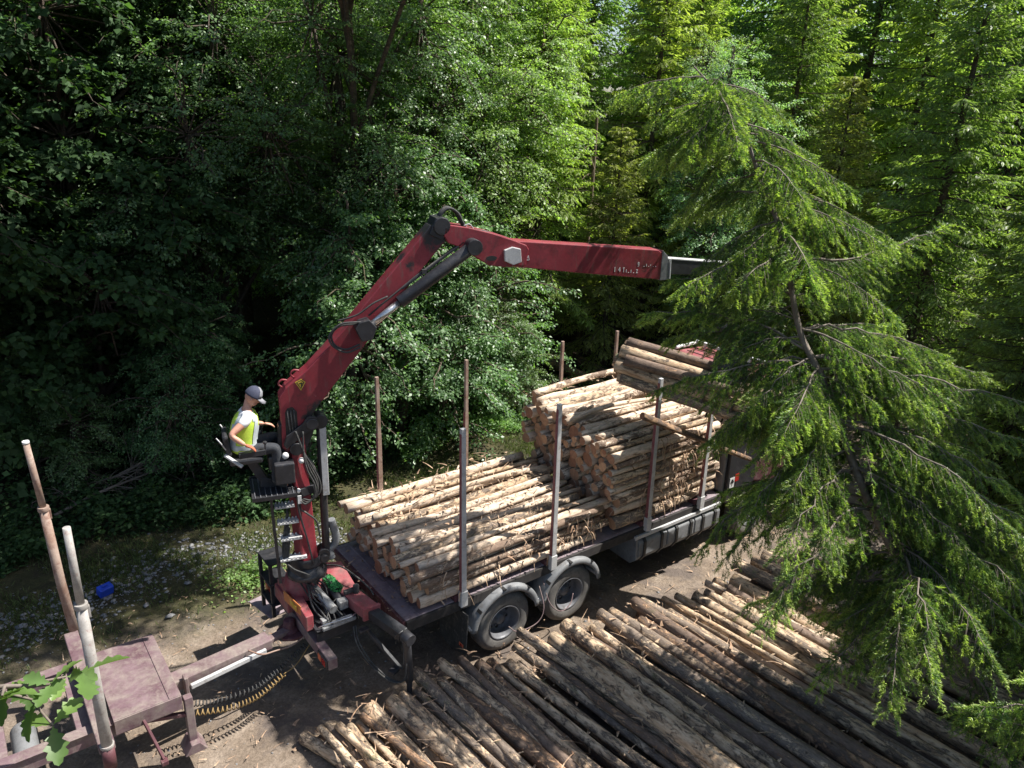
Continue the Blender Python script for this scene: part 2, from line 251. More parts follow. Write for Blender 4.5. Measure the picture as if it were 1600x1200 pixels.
class MB:
    """collects shapes in world coordinates into one mesh"""
    def __init__(s): s.v = []; s.f = []; s.mi = []; s.sm = []; s.cur = 0
    def add(s, vs, fs, smooth=False):
        n = len(s.v); s.v += [tuple(v) for v in vs]
        for f in fs: s.f.append(tuple(i + n for i in f)); s.mi.append(s.cur); s.sm.append(smooth)
        return s
    def m(s, i): s.cur = i; return s
    def box(s, c, size, rot=None):
        c = Vector(c); hx, hy, hz = (x / 2 for x in size)
        vs = [Vector((x, y, z)) for x in (-hx, hx) for y in (-hy, hy) for z in (-hz, hz)]
        if rot is not None: vs = [rot @ v for v in vs]
        return s.add([c + v for v in vs], [(0, 1, 3, 2), (4, 6, 7, 5), (0, 4, 5, 1), (2, 3, 7, 6), (0, 2, 6, 4), (1, 5, 7, 3)])
    def beam(s, p0, p1, wd, ht, up=(0, 0, 1), w1=None, h1=None):
        p0, p1 = Vector(p0), Vector(p1); d = (p1 - p0).normalized(); up = Vector(up)
        sd_ = d.cross(up)
        if sd_.length < 1e-4: sd_ = d.cross(Vector((1, 0, 0)))
        sd_.normalize(); u = sd_.cross(d)
        w1 = wd if w1 is None else w1; h1 = ht if h1 is None else h1
        vs = []
        for p, a, b_ in ((p0, wd, ht), (p1, w1, h1)):
            vs += [p - sd_ * a / 2 - u * b_ / 2, p + sd_ * a / 2 - u * b_ / 2, p + sd_ * a / 2 + u * b_ / 2, p - sd_ * a / 2 + u * b_ / 2]
        return s.add(vs, [(3, 2, 1, 0), (4, 5, 6, 7), (0, 1, 5, 4), (1, 2, 6, 5), (2, 3, 7, 6), (3, 0, 4, 7)])
    def tube(s, pts, r, seg=10, cap=True):
        pts = [Vector(p) for p in pts]; n = len(pts); rs = r if hasattr(r, '__len__') else [r] * n
        vs = []; ref = None
        for i, p in enumerate(pts):
            d = (pts[min(i + 1, n - 1)] - pts[max(i - 1, 0)]).normalized()
            if ref is None:
                ref = d.cross(Vector((0, 0, 1)));
                if ref.length < 1e-3: ref = d.cross(Vector((1, 0, 0)))
            ref = (ref - d * ref.dot(d)).normalized(); b_ = d.cross(ref)
            for k in range(seg):
                a = 2 * math.pi * k / seg; vs.append(p + (ref * math.cos(a) + b_ * math.sin(a)) * rs[i])
        fs = [(i * seg + k, i * seg + (k + 1) % seg, (i + 1) * seg + (k + 1) % seg, (i + 1) * seg + k) for i in range(n - 1) for k in range(seg)]
        s.add(vs, fs, True)
        if cap:
            m = len(s.v) - len(vs)
            s.f.append(tuple(m + k for k in reversed(range(seg)))); s.f.append(tuple(m + (n - 1) * seg + k for k in range(seg)))
            s.mi += [s.cur] * 2; s.sm += [False] * 2
        return s
    def cyl(s, p0, p1, r0, r1=None, seg=20): return s.tube([p0, p1], [r0, r0 if r1 is None else r1], seg)
    def prism(s, poly, fn, t0, t1):
        """poly: 2-D outline; fn(a, t, b) maps to the world; extruded from t0 to t1"""
        n = len(poly); vs = [fn(a, t0, b_) for a, b_ in poly] + [fn(a, t1, b_) for a, b_ in poly]
        return s.add(vs, [tuple(range(n)), tuple(range(2 * n - 1, n - 1, -1))] + [(i, i + n, (i + 1) % n + n, (i + 1) % n) for i in range(n)])
    def lathe(s, prof, c, axis=(0, 1, 0), seg=36, arc=(0, 2 * math.pi), ref=(1, 0, 0)):
        """prof: (radius, offset along the axis)"""
        c = Vector(c); ax = Vector(axis).normalized(); rf = Vector(ref); rf = (rf - ax * rf.dot(ax)).normalized(); b_ = ax.cross(rf)
        full = abs(arc[1] - arc[0] - 2 * math.pi) < 1e-6; ns = seg if full else seg + 1
        vs = [c + ax * o_ + (rf * math.cos(arc[0] + (arc[1] - arc[0]) * k / seg) + b_ * math.sin(arc[0] + (arc[1] - arc[0]) * k / seg)) * r_ for k in range(ns) for r_, o_ in prof]
        m = len(prof); fs = []
        for k in range(seg):
            k2 = (k + 1) % ns
            for i in range(m - 1): fs.append((k * m + i, k * m + i + 1, k2 * m + i + 1, k2 * m + i))
        return s.add(vs, fs, True)
    def build(s, name, mats, parent=None, bev=0.0, label=None, sol=0.0, org=None):
        me = bpy.data.meshes.new(name)
        o_ = ORG.get(parent, Vector((0, 0, 0))) if parent is not None else (Vector(org) if org is not None else Vector((0, 0, 0)))
        me.from_pydata([Vector(v) - o_ for v in s.v], [], s.f)
        for m in (mats if isinstance(mats, (list, tuple)) else [mats]): me.materials.append(m)
        me.polygons.foreach_set('material_index', s.mi); me.polygons.foreach_set('use_smooth', s.sm)
        import bmesh
        bm = bmesh.new(); bm.from_mesh(me)
        if not sol: bmesh.ops.recalc_face_normals(bm, faces=bm.faces)
        bm.to_mesh(me); bm.free(); me.update()
        o = link(name, me, parent)
        if parent is None: o.location = o_
        ORG[o] = o_
        if sol:
            md = o.modifiers.new('thickness', 'SOLIDIFY'); md.thickness = sol; md.offset = 0
        if bev:
            md = o.modifiers.new('bevel', 'BEVEL'); md.width = bev; md.segments = 2; md.limit_method = 'ANGLE'; md.angle_limit = R(35)
        if label: o['label'] = label
        return o
def smooth_path(pts, n=8):
    """Catmull-Rom through the points"""
    P = [Vector(p) for p in pts]; P = [P[0] * 2 - P[1]] + P + [P[-1] * 2 - P[-2]]; out = []
    for i in range(1, len(P) - 2):
        for k in range(n):
            t = k / n; a, b_, c_, d = P[i - 1], P[i], P[i + 1], P[i + 2]
            out.append(0.5 * ((2 * b_) + (c_ - a) * t + (2 * a - 5 * b_ + 4 * c_ - d) * t * t + (3 * b_ - a - 3 * c_ + d) * t ** 3))
    out.append(P[-2]); return out
_U = ['', 'first', 'second', 'third', 'fourth', 'fifth', 'sixth', 'seventh', 'eighth', 'ninth']
ORD = ['zeroth'] + _U[1:] + ['tenth', 'eleventh', 'twelfth', 'thirteenth', 'fourteenth', 'fifteenth', 'sixteenth', 'seventeenth', 'eighteenth', 'nineteenth']
for _c, _t in (('twenty', 'twentieth'), ('thirty', 'thirtieth'), ('forty', 'fortieth'), ('fifty', 'fiftieth'), ('sixty', 'sixtieth'), ('seventy', 'seventieth'), ('eighty', 'eightieth')): ORD += [_t] + [_c + '-' + x for x in _U[1:]]
# ------------------------------------------------------------------ log truck
TR = thing('log_truck', (1.5, 0, 0), 'red timber lorry with steel stakes carrying two stacks of logs', 'truck')
SX = [-0.83, 0.90, 3.10, 4.54]                     # stake positions
b = MB()
for y in (-0.42, 0.42): b.box((2.2, y, 0.98), (9.0, 0.09, 0.28))
for x in (-2.2, -1.2, 0.68, 2.4, 4.0, 5.3): b.box((x, 0, 0.95), (0.1, 0.86, 0.2))
for x in (0, 1.35, 6.3): b.cyl((x, -0.85, 0.5), (x, 0.85, 0.5), 0.07, seg=12)
for x in (0.0, 1.35):
    for y in (-0.42, 0.42): b.beam((x - 0.5, y, 0.72), (x + 0.45, y, 0.62), 0.08, 0.09)
b.build('chassis', M['dark'], TR, 0.008)
b = MB()
b.box((1.75, 0, 1.205), (6.95, 2.36, 0.05))
for k in range(9): b.box((-1.5 + k * 0.8, 0, 1.235), (0.04, 2.3, 0.012))
b.m(2)
for y in (-1.2, 1.2): b.box((1.75, y, 1.14), (6.95, 0.05, 0.16))  # rails coloured black to stand for the shadow along the deck side
b.m(1)
b.box((-1.75, 0, 1.13), (0.05, 2.36, 0.18)); 
b.build('deck', [M['deck'], M['maroon'], M['dark']], TR, 0.006)
for i, x in enumerate(SX):
    b = MB(); b.box((x, 0, 1.265), (0.16, 2.4, 0.10)); b.build('bolster', M['maroon'], TR, 0.01)
    for sgn in (-1, 1):
        y = 1.25 * sgn
        top = 4.03; near = sgn < 0
        lean = 0.04 if near else 0.0
        b = MB()
        split = 3.3 if near else 3.05
        b.m(0).beam((x + lean, y, 1.15), (x, y, top if near else split), 0.075, 0.09, (1, 0, 0), 0.058, 0.072)
        o = b.build('stake', M['galv'] if near else M['rust'], TR, 0.006)
        q = MB()                                     # worn red face towards the rear, with peg holes
        q.beam((x + lean - 0.045, y, 1.18), (x - 0.037, y, 3.95 if near else split), 0.005, 0.064, (0, 1, 0), 0.005, 0.05)
        q.build('red_face', M['stakered'], o)
        q = MB()
        if near: q.box((x + lean, y, 1.28), (0.12, 0.09, 0.26)); q.build('socket', M['galv'], o, 0.008)
        else:
            q.beam((x, y, split - 0.02), (x - 0.01, y, top), 0.056, 0.064, (1, 0, 0), 0.05, 0.058); q.build('extension', M['rust'], o, 0.006)
# wheels
def wheel(x, y, sgn, r=0.51, steer=False):
    """sgn: side the outer face looks at"""
    b = MB(); wd = 0.30
    pr = [(0.29, -0.02), (0.30, 0.0), (0.34, 0.012), (0.41, 0.018), (0.465, 0.010), (0.49, -0.012), (r, -0.045), (r, -wd + 0.045), (0.49, -wd + 0.01), (0.41, -wd), (0.30, -wd)]
    ax = (0, sgn, 0); b.lathe([(p, o_) for p, o_ in pr], (x, y, r), ax, 44)
    for k in range(44):                               # tread blocks
        a = 2 * math.pi * k / 44
        for o_ in (-0.08, -0.15, -0.22):
            a2 = a + (0.07 if o_ == -0.15 else 0)
            cx_, cz_ = x + math.cos(a2) * (r + 0.003), r + math.sin(a2) * (r + 0.003)
            b.box((cx_, y + sgn * o_, cz_), (0.014, 0.058, 0.045), Matrix.Rotation(-a2, 3, 'Y'))
    t = b.build('wheel', M['tyre'], TR)
    b = MB()
    dish = 0.0 if steer else -0.13
    b.lathe([(0.298, 0.006), (0.29, 0.012), (0.275, 0.0), (0.265, -0.03), (0.25, -0.06 + dish * .6), (0.235, -0.08 + dish), (0.16, -0.075 + dish), (0.13, -0.05 + dish), (0.09, -0.04 + dish), (0.085, -0.02 + dish * .6), (0.05, -0.005 + dish * .6), (0.0, 0.0 + dish * .6)], (x, y, r), ax, 36)
    for k in range(10):
        a = 2 * math.pi * k / 10
        b.cyl((x + math.cos(a) * 0.145, y + sgn * (-0.085 + dish), r + math.sin(a) * 0.145), (x + math.cos(a) * 0.145, y + sgn * (-0.035 + dish), r + math.sin(a) * 0.145), 0.016, seg=6)
    b.m(1)
    for k in range(10):
        a = 2 * math.pi * (k + 0.5) / 10; b.cyl((x + math.cos(a) * 0.2, y + sgn * (-0.084 + dish), r + math.sin(a) * 0.2), (x + math.cos(a) * 0.2, y + sgn * (-0.069 + dish), r + math.sin(a) * 0.2), 0.026, seg=8)
    b.build('rim', [M['rim'], M['dark']], t)
for x in (0.0, 1.35):
    wheel(x, -1.25, -1); wheel(x, 1.25, 1)
wheel(6.3, -1.22, -1, steer=True); wheel(6.3, 1.22, 1, steer=True)
# rear mudguards
def guard(x, sgn):
    b = MB(); y0, y1 = -1.33 * 1, -0.86
    pr = [(0.575, 0.0), (0.60, -0.012), (0.65, -0.012), (0.668, 0.02), (0.668, 0.43), (0.655, 0.45), (0.64, 0.45)]
    c = (x, -1.31 * -sgn if sgn > 0 else -1.31, 0.52)
    c = (x, 1.31 * sgn, 0.52)
    b.lathe(pr, c, (0, -sgn, 0), 26, (R(-10) if sgn < 0 else R(10), R(-172) if sgn < 0 else R(172)), (1, 0, 0))
    # lath: for sgn<0 the axis is +Y so the arc must go over the top
    o = b.build('mudguard', M['guard'], TR, sol=0.012)
    for a in (52, 96, 140):
        ca, sa = math.cos(R(a)), math.sin(R(a)); b = MB()
        b.box((x + ca * 0.668, 1.29 * sgn - 0.0, 0.52 + sa * 0.668), (0.02, 0.1, 0.05), Matrix.Rotation(-R(a), 3, 'Y')); b.build('clip', M['blackpl'], o)
    for a in (12, 168):
        b = MB(); ca, sa = math.cos(R(a)), math.sin(R(a)); b.box((x + ca * 0.66, 1.12 * sgn, 0.50 + sa * 0.66 + 0.03), (0.07, 0.30, 0.06)); b.cyl((x + ca * 0.66, 1.3 * sgn, 0.53 + sa * 0.66), (x + ca * 0.66, 0.45 * sgn, 0.53 + sa * 0.66), 0.02, seg=8); b.build('bracket', M['galv'], o, 0.008)
for x in (0.0, 1.35):
    guard(x, -1); guard(x, 1)
for sgn in (-1, 1):
    b = MB(); y0, y1 = 0.62 * sgn, 1.36 * sgn
    b.prism([(y0, 0.95), (y1, 1.02), (y1, 0.34), ((y0 + y1) / 2, 0.20), (y0, 0.27)], lambda a, t, c: (-0.78 + t + (0.95 - c) * -0.05, a, c), 0, 0.02)
    o = b.build('mud_flap', M['rubber'], TR, 0.004)
    b = MB(); b.box((-0.80, 1.24 * sgn, 0.44), (0.03, 0.11, 0.055)); b.m(1).box((-0.817, 1.24 * sgn, 0.44), (0.006, 0.05, 0.04)); b.build('reflector', [M['lamporange'], M['lampred']], o, 0.004)
for pts in ([(0.72, -1.2, 0.9), (0.66, -1.42, 0.62), (0.50, -1.46, 0.42), (0.15, -1.42, 0.38), (0.0, -1.36, 0.5)], [(0.80, -1.2, 0.95), (0.78, -1.42, 0.66), (0.95, -1.5, 0.48), (1.2, -1.45, 0.48), (1.33, -1.37, 0.6)]):
    b = MB(); b.tube(smooth_path(pts, 6), 0.009, 6); b.build('tyre_hose', M['dusty'], TR)
# side tank with catwalk
b = MB()
for x0, x1 in ((2.95, 3.7), (3.72, 4.45), (4.47, 5.2)):
    b.prism([(-1.22, 0.98), (-1.27, 0.93), (-1.27, 0.66), (-1.19, 0.53), (-0.6, 0.53), (-0.5, 0.6), (-0.5, 1.0), (-1.1, 1.02)], lambda a, t, c: (t, a, c), x0, x1)
tk = b.build('side_tank', M['guard'], TR, 0.02)
for x in (3.1, 3.55, 3.95, 4.35, 4.7, 5.05):
    b = MB(); b.prism([(-1.24, 1.0), (-1.29, 0.94), (-1.29, 0.65), (-1.2, 0.51), (-1.18, 0.53), (-1.27, 0.66), (-1.27, 0.93), (-1.22, 0.985)], lambda a, t, c: (t, a, c), x - 0.03, x + 0.03); b.build('strap', M['blackpl'], tk)
b = MB(); b.box((4.03, -1.08, 1.075), (2.36, 0.34, 0.035)); b.box((4.03, -1.255, 1.06), (2.36, 0.02, 0.07)); b.build('catwalk', M['galv'], TR, 0.006)
b = MB(); b.prism([(-1.26, 1.06), (-1.28, 0.62), (-1.15, 0.5), (-0.42, 0.52), (-0.42, 1.06)], lambda a, t, c: (t, a, c), 2.88, 2.93); b.build('rear_panel', M['guard'], TR, 0.006)
b = MB(); b.prism([(0.5, 0.55), (1.27, 0.55), (1.27, 1.05), (0.5, 1.05)], lambda a, t, c: (t, a, c), 2.4, 5.1); b.build('side_tank', M['guard'], TR, 0.03)
# headboard
b = MB(); b.box((5.30, 0, 2.0), (0.05, 2.36, 1.5))
for y in (-1.12, -0.56, 0, 0.56, 1.12): b.box((5.35, y, 2.05), (0.05, 0.07, 1.6))
b.box((5.32, 0, 2.8), (0.09, 2.4, 0.09)); b.build('headboard', M['guard'], TR, 0.008)
# cab
def cabf(a, t, c): return (a, t, c)
b = MB(); side = [(5.62, 0.95), (5.62, 2.95), (5.75, 3.25), (6.3, 3.36), (7.25, 3.30), (7.55, 3.05), (7.72, 2.2), (7.78, 1.5), (7.78, 0.55), (6.95, 0.5), (6.9, 0.85), (6.7, 1.1), (6.3, 1.2), (5.92, 1.1), (5.72, 0.85)]
b.prism(side, cabf, -1.18, 1.18); cb = b.build('cab', M['maroon'], TR, 0.04)
b = MB(); b.prism([(5.76, 3.255), (6.3, 3.363), (7.25, 3.303), (7.5, 3.12), (7.5, 3.14), (7.26, 3.325), (6.3, 3.385), (5.75, 3.277)], cabf, -1.14, 1.14); b.build('roof', M['basered'], cb, 0.006)
for sg in (-1, 1):
    b = MB(); b.prism([(5.60, 0.9), (5.60, 3.25), (5.9, 3.42), (6.25, 3.3), (6.25, 1.25), (5.9, 1.15)], cabf, 1.195 * sg, 1.215 * sg); b.build('side_deflector', M['black'], cb, 0.006)
b = MB()
for x in (5.95, 6.2, 6.45, 6.7, 6.95): b.box((x, 0, 3.375 if x < 6.6 else 3.355), (0.03, 2.0, 0.035))
b.build('roof_rib', M['maroon'], cb, 0.008)
b = MB(); b.box((6.9, 0.2, 3.47), (0.09, 1.9, 0.09)); b.box((6.9, -0.5, 3.4), (0.04, 0.04, 0.1)); b.box((6.9, 0.9, 3.4), (0.04, 0.04, 0.1)); b.box((6.55, 1.13, 3.45), (0.7, 0.07, 0.07)); b.build('roof_bar', M['white'], cb, 0.02)
b = MB(); b.prism([(6.35, 2.05), (6.35, 2.85), (7.3, 2.85), (7.5, 2.05)], cabf, -1.19, -1.183); b.prism([(6.35, 2.05), (6.35, 2.85), (7.3, 2.85), (7.5, 2.05)], cabf, 1.183, 1.19); b.box((7.62, 0, 2.6), (0.03, 2.0, 0.75), Matrix.Rotation(R(-12), 3, 'Y')); b.build('window', M['glass'], cb)
b = MB(); b.box((5.60, 0, 2.0), (0.02, 2.3, 1.8)); b.box((5.48, -1.08, 1.95), (0.22, 0.3, 1.9)); b.box((5.5, 0.0, 2.2), (0.18, 0.35, 2.2)); b.build('rear_panel', M['black'], cb, 0.02)
b = MB(); b.m(0).box((5.5, -1.236, 1.42), (0.14, 0.004, 0.22)); b.m(1); b.box((5.5, -1.239, 1.375), (0.012, 0.004, 0.06))
for dx, dz, rr_ in ((0, 0.06, 0.034), (-0.025, 0.03, 0.024), (0.025, 0.03, 0.024)):
    b.prism([(5.5 + dx + rr_ * math.cos(k * math.pi / 5), 1.40 + dz + rr_ * math.sin(k * math.pi / 5)) for k in range(10)], cabf, -1.243 - dx * 0.02, -1.2385)
b.m(2).box((5.64, -1.236, 1.50), (0.12, 0.004, 0.16))
b.build('side_emblem', [M['white'], M['blackpl'], M['lampred']], cb)
for sg in (-1, 1):
    b = MB(); b.box((7.55, 1.35 * sg, 2.5), (0.12, 0.22, 0.5)); b.beam((7.5, 1.18 * sg, 2.7), (7.55, 1.3 * sg, 2.7), 0.03, 0.03); b.build('mirror', M['black'], cb, 0.02)
b = MB(); b.cyl((5.42, 0.75, 1.6), (5.42, 0.75, 3.6), 0.07, seg=14); b.build('exhaust_stack', M['black'], TR)
# rear bumper beam with tail lamps, hitch
b = MB(); b.box((-2.84, 0, 1.0), (0.13, 2.36, 0.17)); bb = b.build('rear_beam', M['dusty'], TR, 0.01)
for y in (-1.0, 1.0):
    b = MB(); b.box((-2.915, y, 0.99), (0.03, 0.3, 0.13)); b.m(1); b.box((-2.933, y - 0.06, 0.99), (0.012, 0.10, 0.10)); b.m(2).box((-2.933, y + 0.07, 0.99), (0.012, 0.09, 0.10)); b.build('tail_lamp', [M['black'], M['lampred'], M['lamporange']], bb, 0.006)
for y in (-0.42, 0.42):
    b = MB(); b.box((-2.55, y, 1.02), (0.7, 0.09, 0.24)); b.build('rear_frame', M['maroon'], TR, 0.01)
b = MB(); b.prism([(-3.16, -0.16), (-3.02, -0.24), (-2.8, -0.24), (-2.8, 0.2), (-3.02, 0.2), (-3.16, 0.1)], lambda a, t, c: (a, c - 0.02, t), 0.86, 0.9)
b.lathe([(0.14, 0), (0.14, 0.02), (0.09, 0.05), (0.085, 0.16), (0.07, 0.18), (0, 0.185)], (-3.0, -0.02, 0.9), (0, 0, 1), 20); b.build('tow_hitch', M['maroon'], TR, 0.004)

# ------------------------------------------------------------------ trailer
TL = thing('timber_trailer', (-5.6, -0.05, 0), 'empty drawbar trailer in dusty faded red, two bare stakes standing at its front', 'trailer')
b = MB()
b.box((-8.6, -0.72, 1.0), (7.6, 0.1, 0.2)); b.box((-8.6, 0.62, 1.0), (7.6, 0.1, 0.2))
for x in (-5.75, -6.6, -7.6, -9.0, -10.4, -12.0): b.box((x, -0.05, 0.99), (0.16, 1.24, 0.14))
b.box((-8.6, -0.72, 1.104), (7.6, 0.16, 0.012)); b.box((-8.6, 0.62, 1.104), (7.6, 0.16, 0.012))
b.build('frame', M['dusty'], TL, 0.008)
for x in (-5.6, -8.4, -11.0):
    b = MB(); b.box((x, 0, 1.16), (0.17, 2.42, 0.1)); b.build('bolster', M['dusty'], TL, 0.01)
for x in (-5.6, -8.4, -11.0):
    for y, m_ in ((-1.25, 'stake'), (1.25, 'rust')):
        tilt = -0.08 if y > 0 else 0.0
        b = MB(); b.tube([(x + (0.06 if y > 0 else 0.0), y, 0.95), (x, y, 2.0), (x + tilt * 0.4, y, 3.12)], [0.062, 0.06, 0.057], 14); o = b.build('stake', M[m_], TL)
        b = MB(); b.tube([(x + tilt * 0.4, y, 3.1), (x + tilt, y, 4.04)], [0.042, 0.038], 12); b.build('extension', M[m_], o)
        b = MB(); b.cyl((x + tilt * 0.4, y, 3.08), (x + tilt * 0.4, y, 3.14), 0.068); b.box((x + tilt * .4 + 0.05, y, 3.02), (0.05, 0.05, 0.14))
        if y < 0: b.cyl((x, y, 1.22), (x, y, 1.26), 0.075)
        b.build('collar', M['rust' if y > 0 else 'stake'], o, 0.004)
        if y > 0: b = MB(); b.cyl((x + tilt, y, 4.035), (x + tilt, y, 4.07), 0.04); b.build('end_cap', M['white'], o)
        else: b = MB(); b.cyl((x, y, 0.93), (x, y, 1.22), 0.07); b.build('foot_tube', M['lampred'] if False else M['maroon'], o)
b = MB(); b.box((-5.08, -0.1, 1.155), (0.76, 1.42, 0.02)); b.box((-4.83, -0.1, 1.17), (0.01, 1.42, 0.012)); b.box((-5.08, -0.82, 1.06), (0.76, 0.02, 0.2)); b.box((-4.70, -0.1, 1.04), (0.02, 1.42, 0.22)); b.box((-5.08, 0.62, 1.06), (0.76, 0.02, 0.2)); b.box((-5.08, -0.1, 0.95), (0.72, 1.38, 0.02))
b.build('front_plate', M['dusty'], TL, 0.005)
b = MB(); b.beam((-4.7, -0.27, 0.95), (-3.35, -0.14, 0.95), 0.24, 0.15); b.beam((-3.4, -0.145, 0.94), (-3.04, -0.05, 0.93), 0.12, 0.07); b.cyl((-3.0, -0.03, 0.9), (-3.0, -0.03, 0.96), 0.075)
b.box((-4.55, -0.42, 0.97), (0.05, 0.12, 0.26)); b.build('drawbar', M['dusty'], TL, 0.012)
b = MB(); b.beam((-4.5, -0.44, 0.92), (-3.45, -0.30, 0.92), 0.05, 0.07); b.build('drawbar_strip', M['galv'], TL, 0.01)
b = MB(); b.box((-4.62, -0.78, 0.72), (0.10, 0.10, 0.72)); b.prism([(-0.14, 0.30), (0.14, 0.30), (0.05, 0.44), (-0.05, 0.44)], lambda a, t, c: (-4.62 + a, -0.78 + t, c - 0.02), -0.14, 0.14); b.build('landing_leg', M['dusty'], TL, 0.008)
b = MB(); b.beam((-5.15, -0.82, 1.02), (-5.03, -1.08, 0.56), 0.035, 0.035); b.box((-5.03, -1.1, 0.53), (0.08, 0.08, 0.06)); b.build('crank_handle', M['maroon'], TL, 0.006)
b = MB(); b.beam((-5.45, -0.62, 0.94), (-4.6, -0.80, 0.82), 0.06, 0.05); b.build('side_bar', M['maroon'], TL, 0.006)
for xx in (-7.0, -6.35):
    b = MB(); b.cyl((xx, -0.35, 0.64), (xx, 0.3, 0.64), 0.14); b.build('air_tank', M['guard'], TL, 0.02)
for x in (-9.5, -10.9):
    b = MB()
    for y in (-1.2, 0.9): b.lathe([(0.25, 0), (0.3, 0.02), (0.46, 0.02), (0.5, -0.03), (0.5, 0.27), (0.46, 0.3), (0.25, 0.3)], (x, y, 0.5), (0, 1, 0), 32)
    b.build('wheel', M['tyre'], TL)
def coil(path, r, n, tr, m, name):
    P = smooth_path(path, 12); L = len(P); pts = []
    tot = n * 12
    for i in range(tot + 1):
        t = i / tot * (L - 1); k = min(int(t), L - 2); p = P[k].lerp(P[k + 1], t - k); d = (P[k + 1] - P[k]).normalized()
        s_ = d.cross(Vector((0, 0, 1))).normalized(); u_ = s_.cross(d); a = 2 * math.pi * i / 12
        pts.append(p + (s_ * math.cos(a) + u_ * math.sin(a)) * r)
    b = MB(); b.tube(pts, tr, 6); return b.build(name, m, TL)
coil([(-4.58, -0.5, 0.72), (-4.2, -0.52, 0.60), (-3.7, -0.5, 0.55), (-3.3, -0.42, 0.64), (-2.9, -0.4, 0.85)], 0.035, 34, 0.0085, M['rubber'], 'air_hose')
coil([(-4.58, -0.62, 0.66), (-4.1, -0.66, 0.53), (-3.7, -0.62, 0.50), (-3.3, -0.5, 0.58)], 0.036, 24, 0.0085, M['hoseyel'], 'air_hose')
b = MB(); b.tube(smooth_path([(-3.3, -0.5, 0.58), (-3.1, -0.48, 0.64), (-2.88, -0.45, 0.86)], 6), 0.009, 6); b.build('air_hose', M['hoseyel'], TL)
b = MB(); b.tube(smooth_path([(-3.7, -0.32, 1.05), (-3.55, -0.42, 0.98), (-3.35, -0.38, 0.92), (-3.1, -0.35, 0.88), (-2.9, -0.35, 0.95)], 8), 0.012, 6); b.build('safety_chain', M['rust'], TL)

# ------------------------------------------------------------------ crane
CR = thing('loader_crane', CRO, 'red timber crane with a folded two-piece boom, rising behind the empty rear of the lorry', 'crane')
SL = R(15.5)
def T(s, y, z): return Vector((-2.7 + s * math.cos(SL) + y * math.sin(SL), -s * math.sin(SL) + y * math.cos(SL), z))
def Tf(a, t, c): return T(a, t, c)
RotS = Matrix.Rotation(-SL, 3, 'Z')
# base frame (fixed to the lorry)
b = MB()
b.prism([(-2.98, 0.55), (-2.2, 0.55), (-2.2, 0.05), (-2.98, 0.05)], lambda a, t, c: (a, c, t), 1.12, 1.36)
b.lathe([(0.30, 0), (0.30, 0.12), (0.27, 0.2), (0.24, 0.3), (0, 0.3)], (-2.68, 0.16, 1.36), (0, 0, 1), 28)
# near outrigger housing: broad at the slewing ring, narrowing outwards
b.prism([(-2.62, 0.30), (-2.22, 0.36), (-2.02, 0.28), (-2.10, -0.45), (-2.03, -0.93), (-2.26, -0.98), (-2.34, -0.45), (-2.46, -0.06)], lambda a, t, c: (a, c, t + 0.10 * max(0, (c + 0.2)) ), 1.34, 1.50)
b.prism([(-2.95, 0.5), (-2.86, 0.5), (-2.80, -0.1), (-2.86, -0.62), (-2.97, -0.62), (-2.93, -0.1)], lambda a, t, c: (a, c, t), 1.22, 1.46)
b.build('base_frame', M['basered'], CR, 0.012)
b = MB(); b.box((-2.14, -0.95, 1.41), (0.27, 0.05, 0.2)); b.build('outrigger_collar', M['basered'], CR, 0.01)
b = MB(); b.beam((-2.15, -0.85, 1.40), (-1.97, -1.55, 1.34), 0.16, 0.13); orr = b.build('outrigger_beam', M['black'], CR, 0.008)
b = MB(); b.cyl((-1.97, -1.44, 1.33), (-1.93, -1.7, 1.31), 0.085); b.cyl((-1.94, -1.58, 1.30), (-1.90, -1.58, 0.55), 0.062, seg=16); b.cyl((-1.90, -1.58, 0.6), (-1.9, -1.58, 0.05), 0.042, seg=14); b.box((-1.9, -1.58, 0.03), (0.3, 0.3, 0.04)); b.cyl((-2.05, -1.5, 1.36), (-2.05, -1.5, 1.28), 0.03)
b.build('outrigger_leg', M['black'], orr, 0.004)
b = MB()
for dx in (0, 0.035): b.tube(smooth_path([(-2.4 + dx, -0.9, 1.25), (-2.42 + dx, -1.05, 1.05), (-2.3 + dx, -1.25, 0.75), (-2.12 + dx, -1.45, 0.55), (-2.0 + dx, -1.6, 0.62), (-1.96 + dx, -1.62, 0.9)], 8), 0.013, 8)
b.build('hydraulic_hose', M['rubber'], orr)
b = MB(); b.beam((-2.25, -1.0, 1.2), (-1.98, -1.5, 0.72), 0.05, 0.05); b.box((-2.3, -1.02, 1.22), (0.14, 0.08, 0.04)); b.box((-2.05, -1.45, 0.72), (0.2, 0.1, 0.05), Matrix.Rotation(0.4, 3, 'Z')); b.build('leg_brace', M['black'], orr, 0.005)
b = MB(); b.tube(smooth_path([(-2.3, 0.2, 1.62), (-2.2, -0.1, 1.72), (-2.1, -0.4, 1.68), (-2.0, -0.62, 1.56), (-2.0, -0.75, 1.52)], 8), 0.013, 8); b.cyl((-2.16, -0.52, 1.5), (-2.16, -0.52, 1.62), 0.045); b.box((-2.26, -0.5, 1.55), (0.16, 0.06, 0.05)); b.build('hose_coupling', M['rubber'], CR, 0.004)
b = MB(); b.cyl((-2.63, 0.12, 1.52), (-2.56, -0.62, 1.42), 0.065, seg=20); b.cyl((-2.64, 0.2, 1.53), (-2.63, 0.12, 1.52), 0.035); b.build('stabiliser_cylinder', M['barrel'], CR, 0.004)
b = MB(); b.cyl((-2.42, 0.2, 1.54), (-2.40, -0.5, 1.44), 0.062, seg=20); b.build('stabiliser_cylinder', M['black'], CR, 0.004)
b = MB(); b.box((-2.40, -0.56, 1.43), (0.13, 0.13, 0.13)); b.build('cylinder_end', M['barrel'], CR, 0.01)
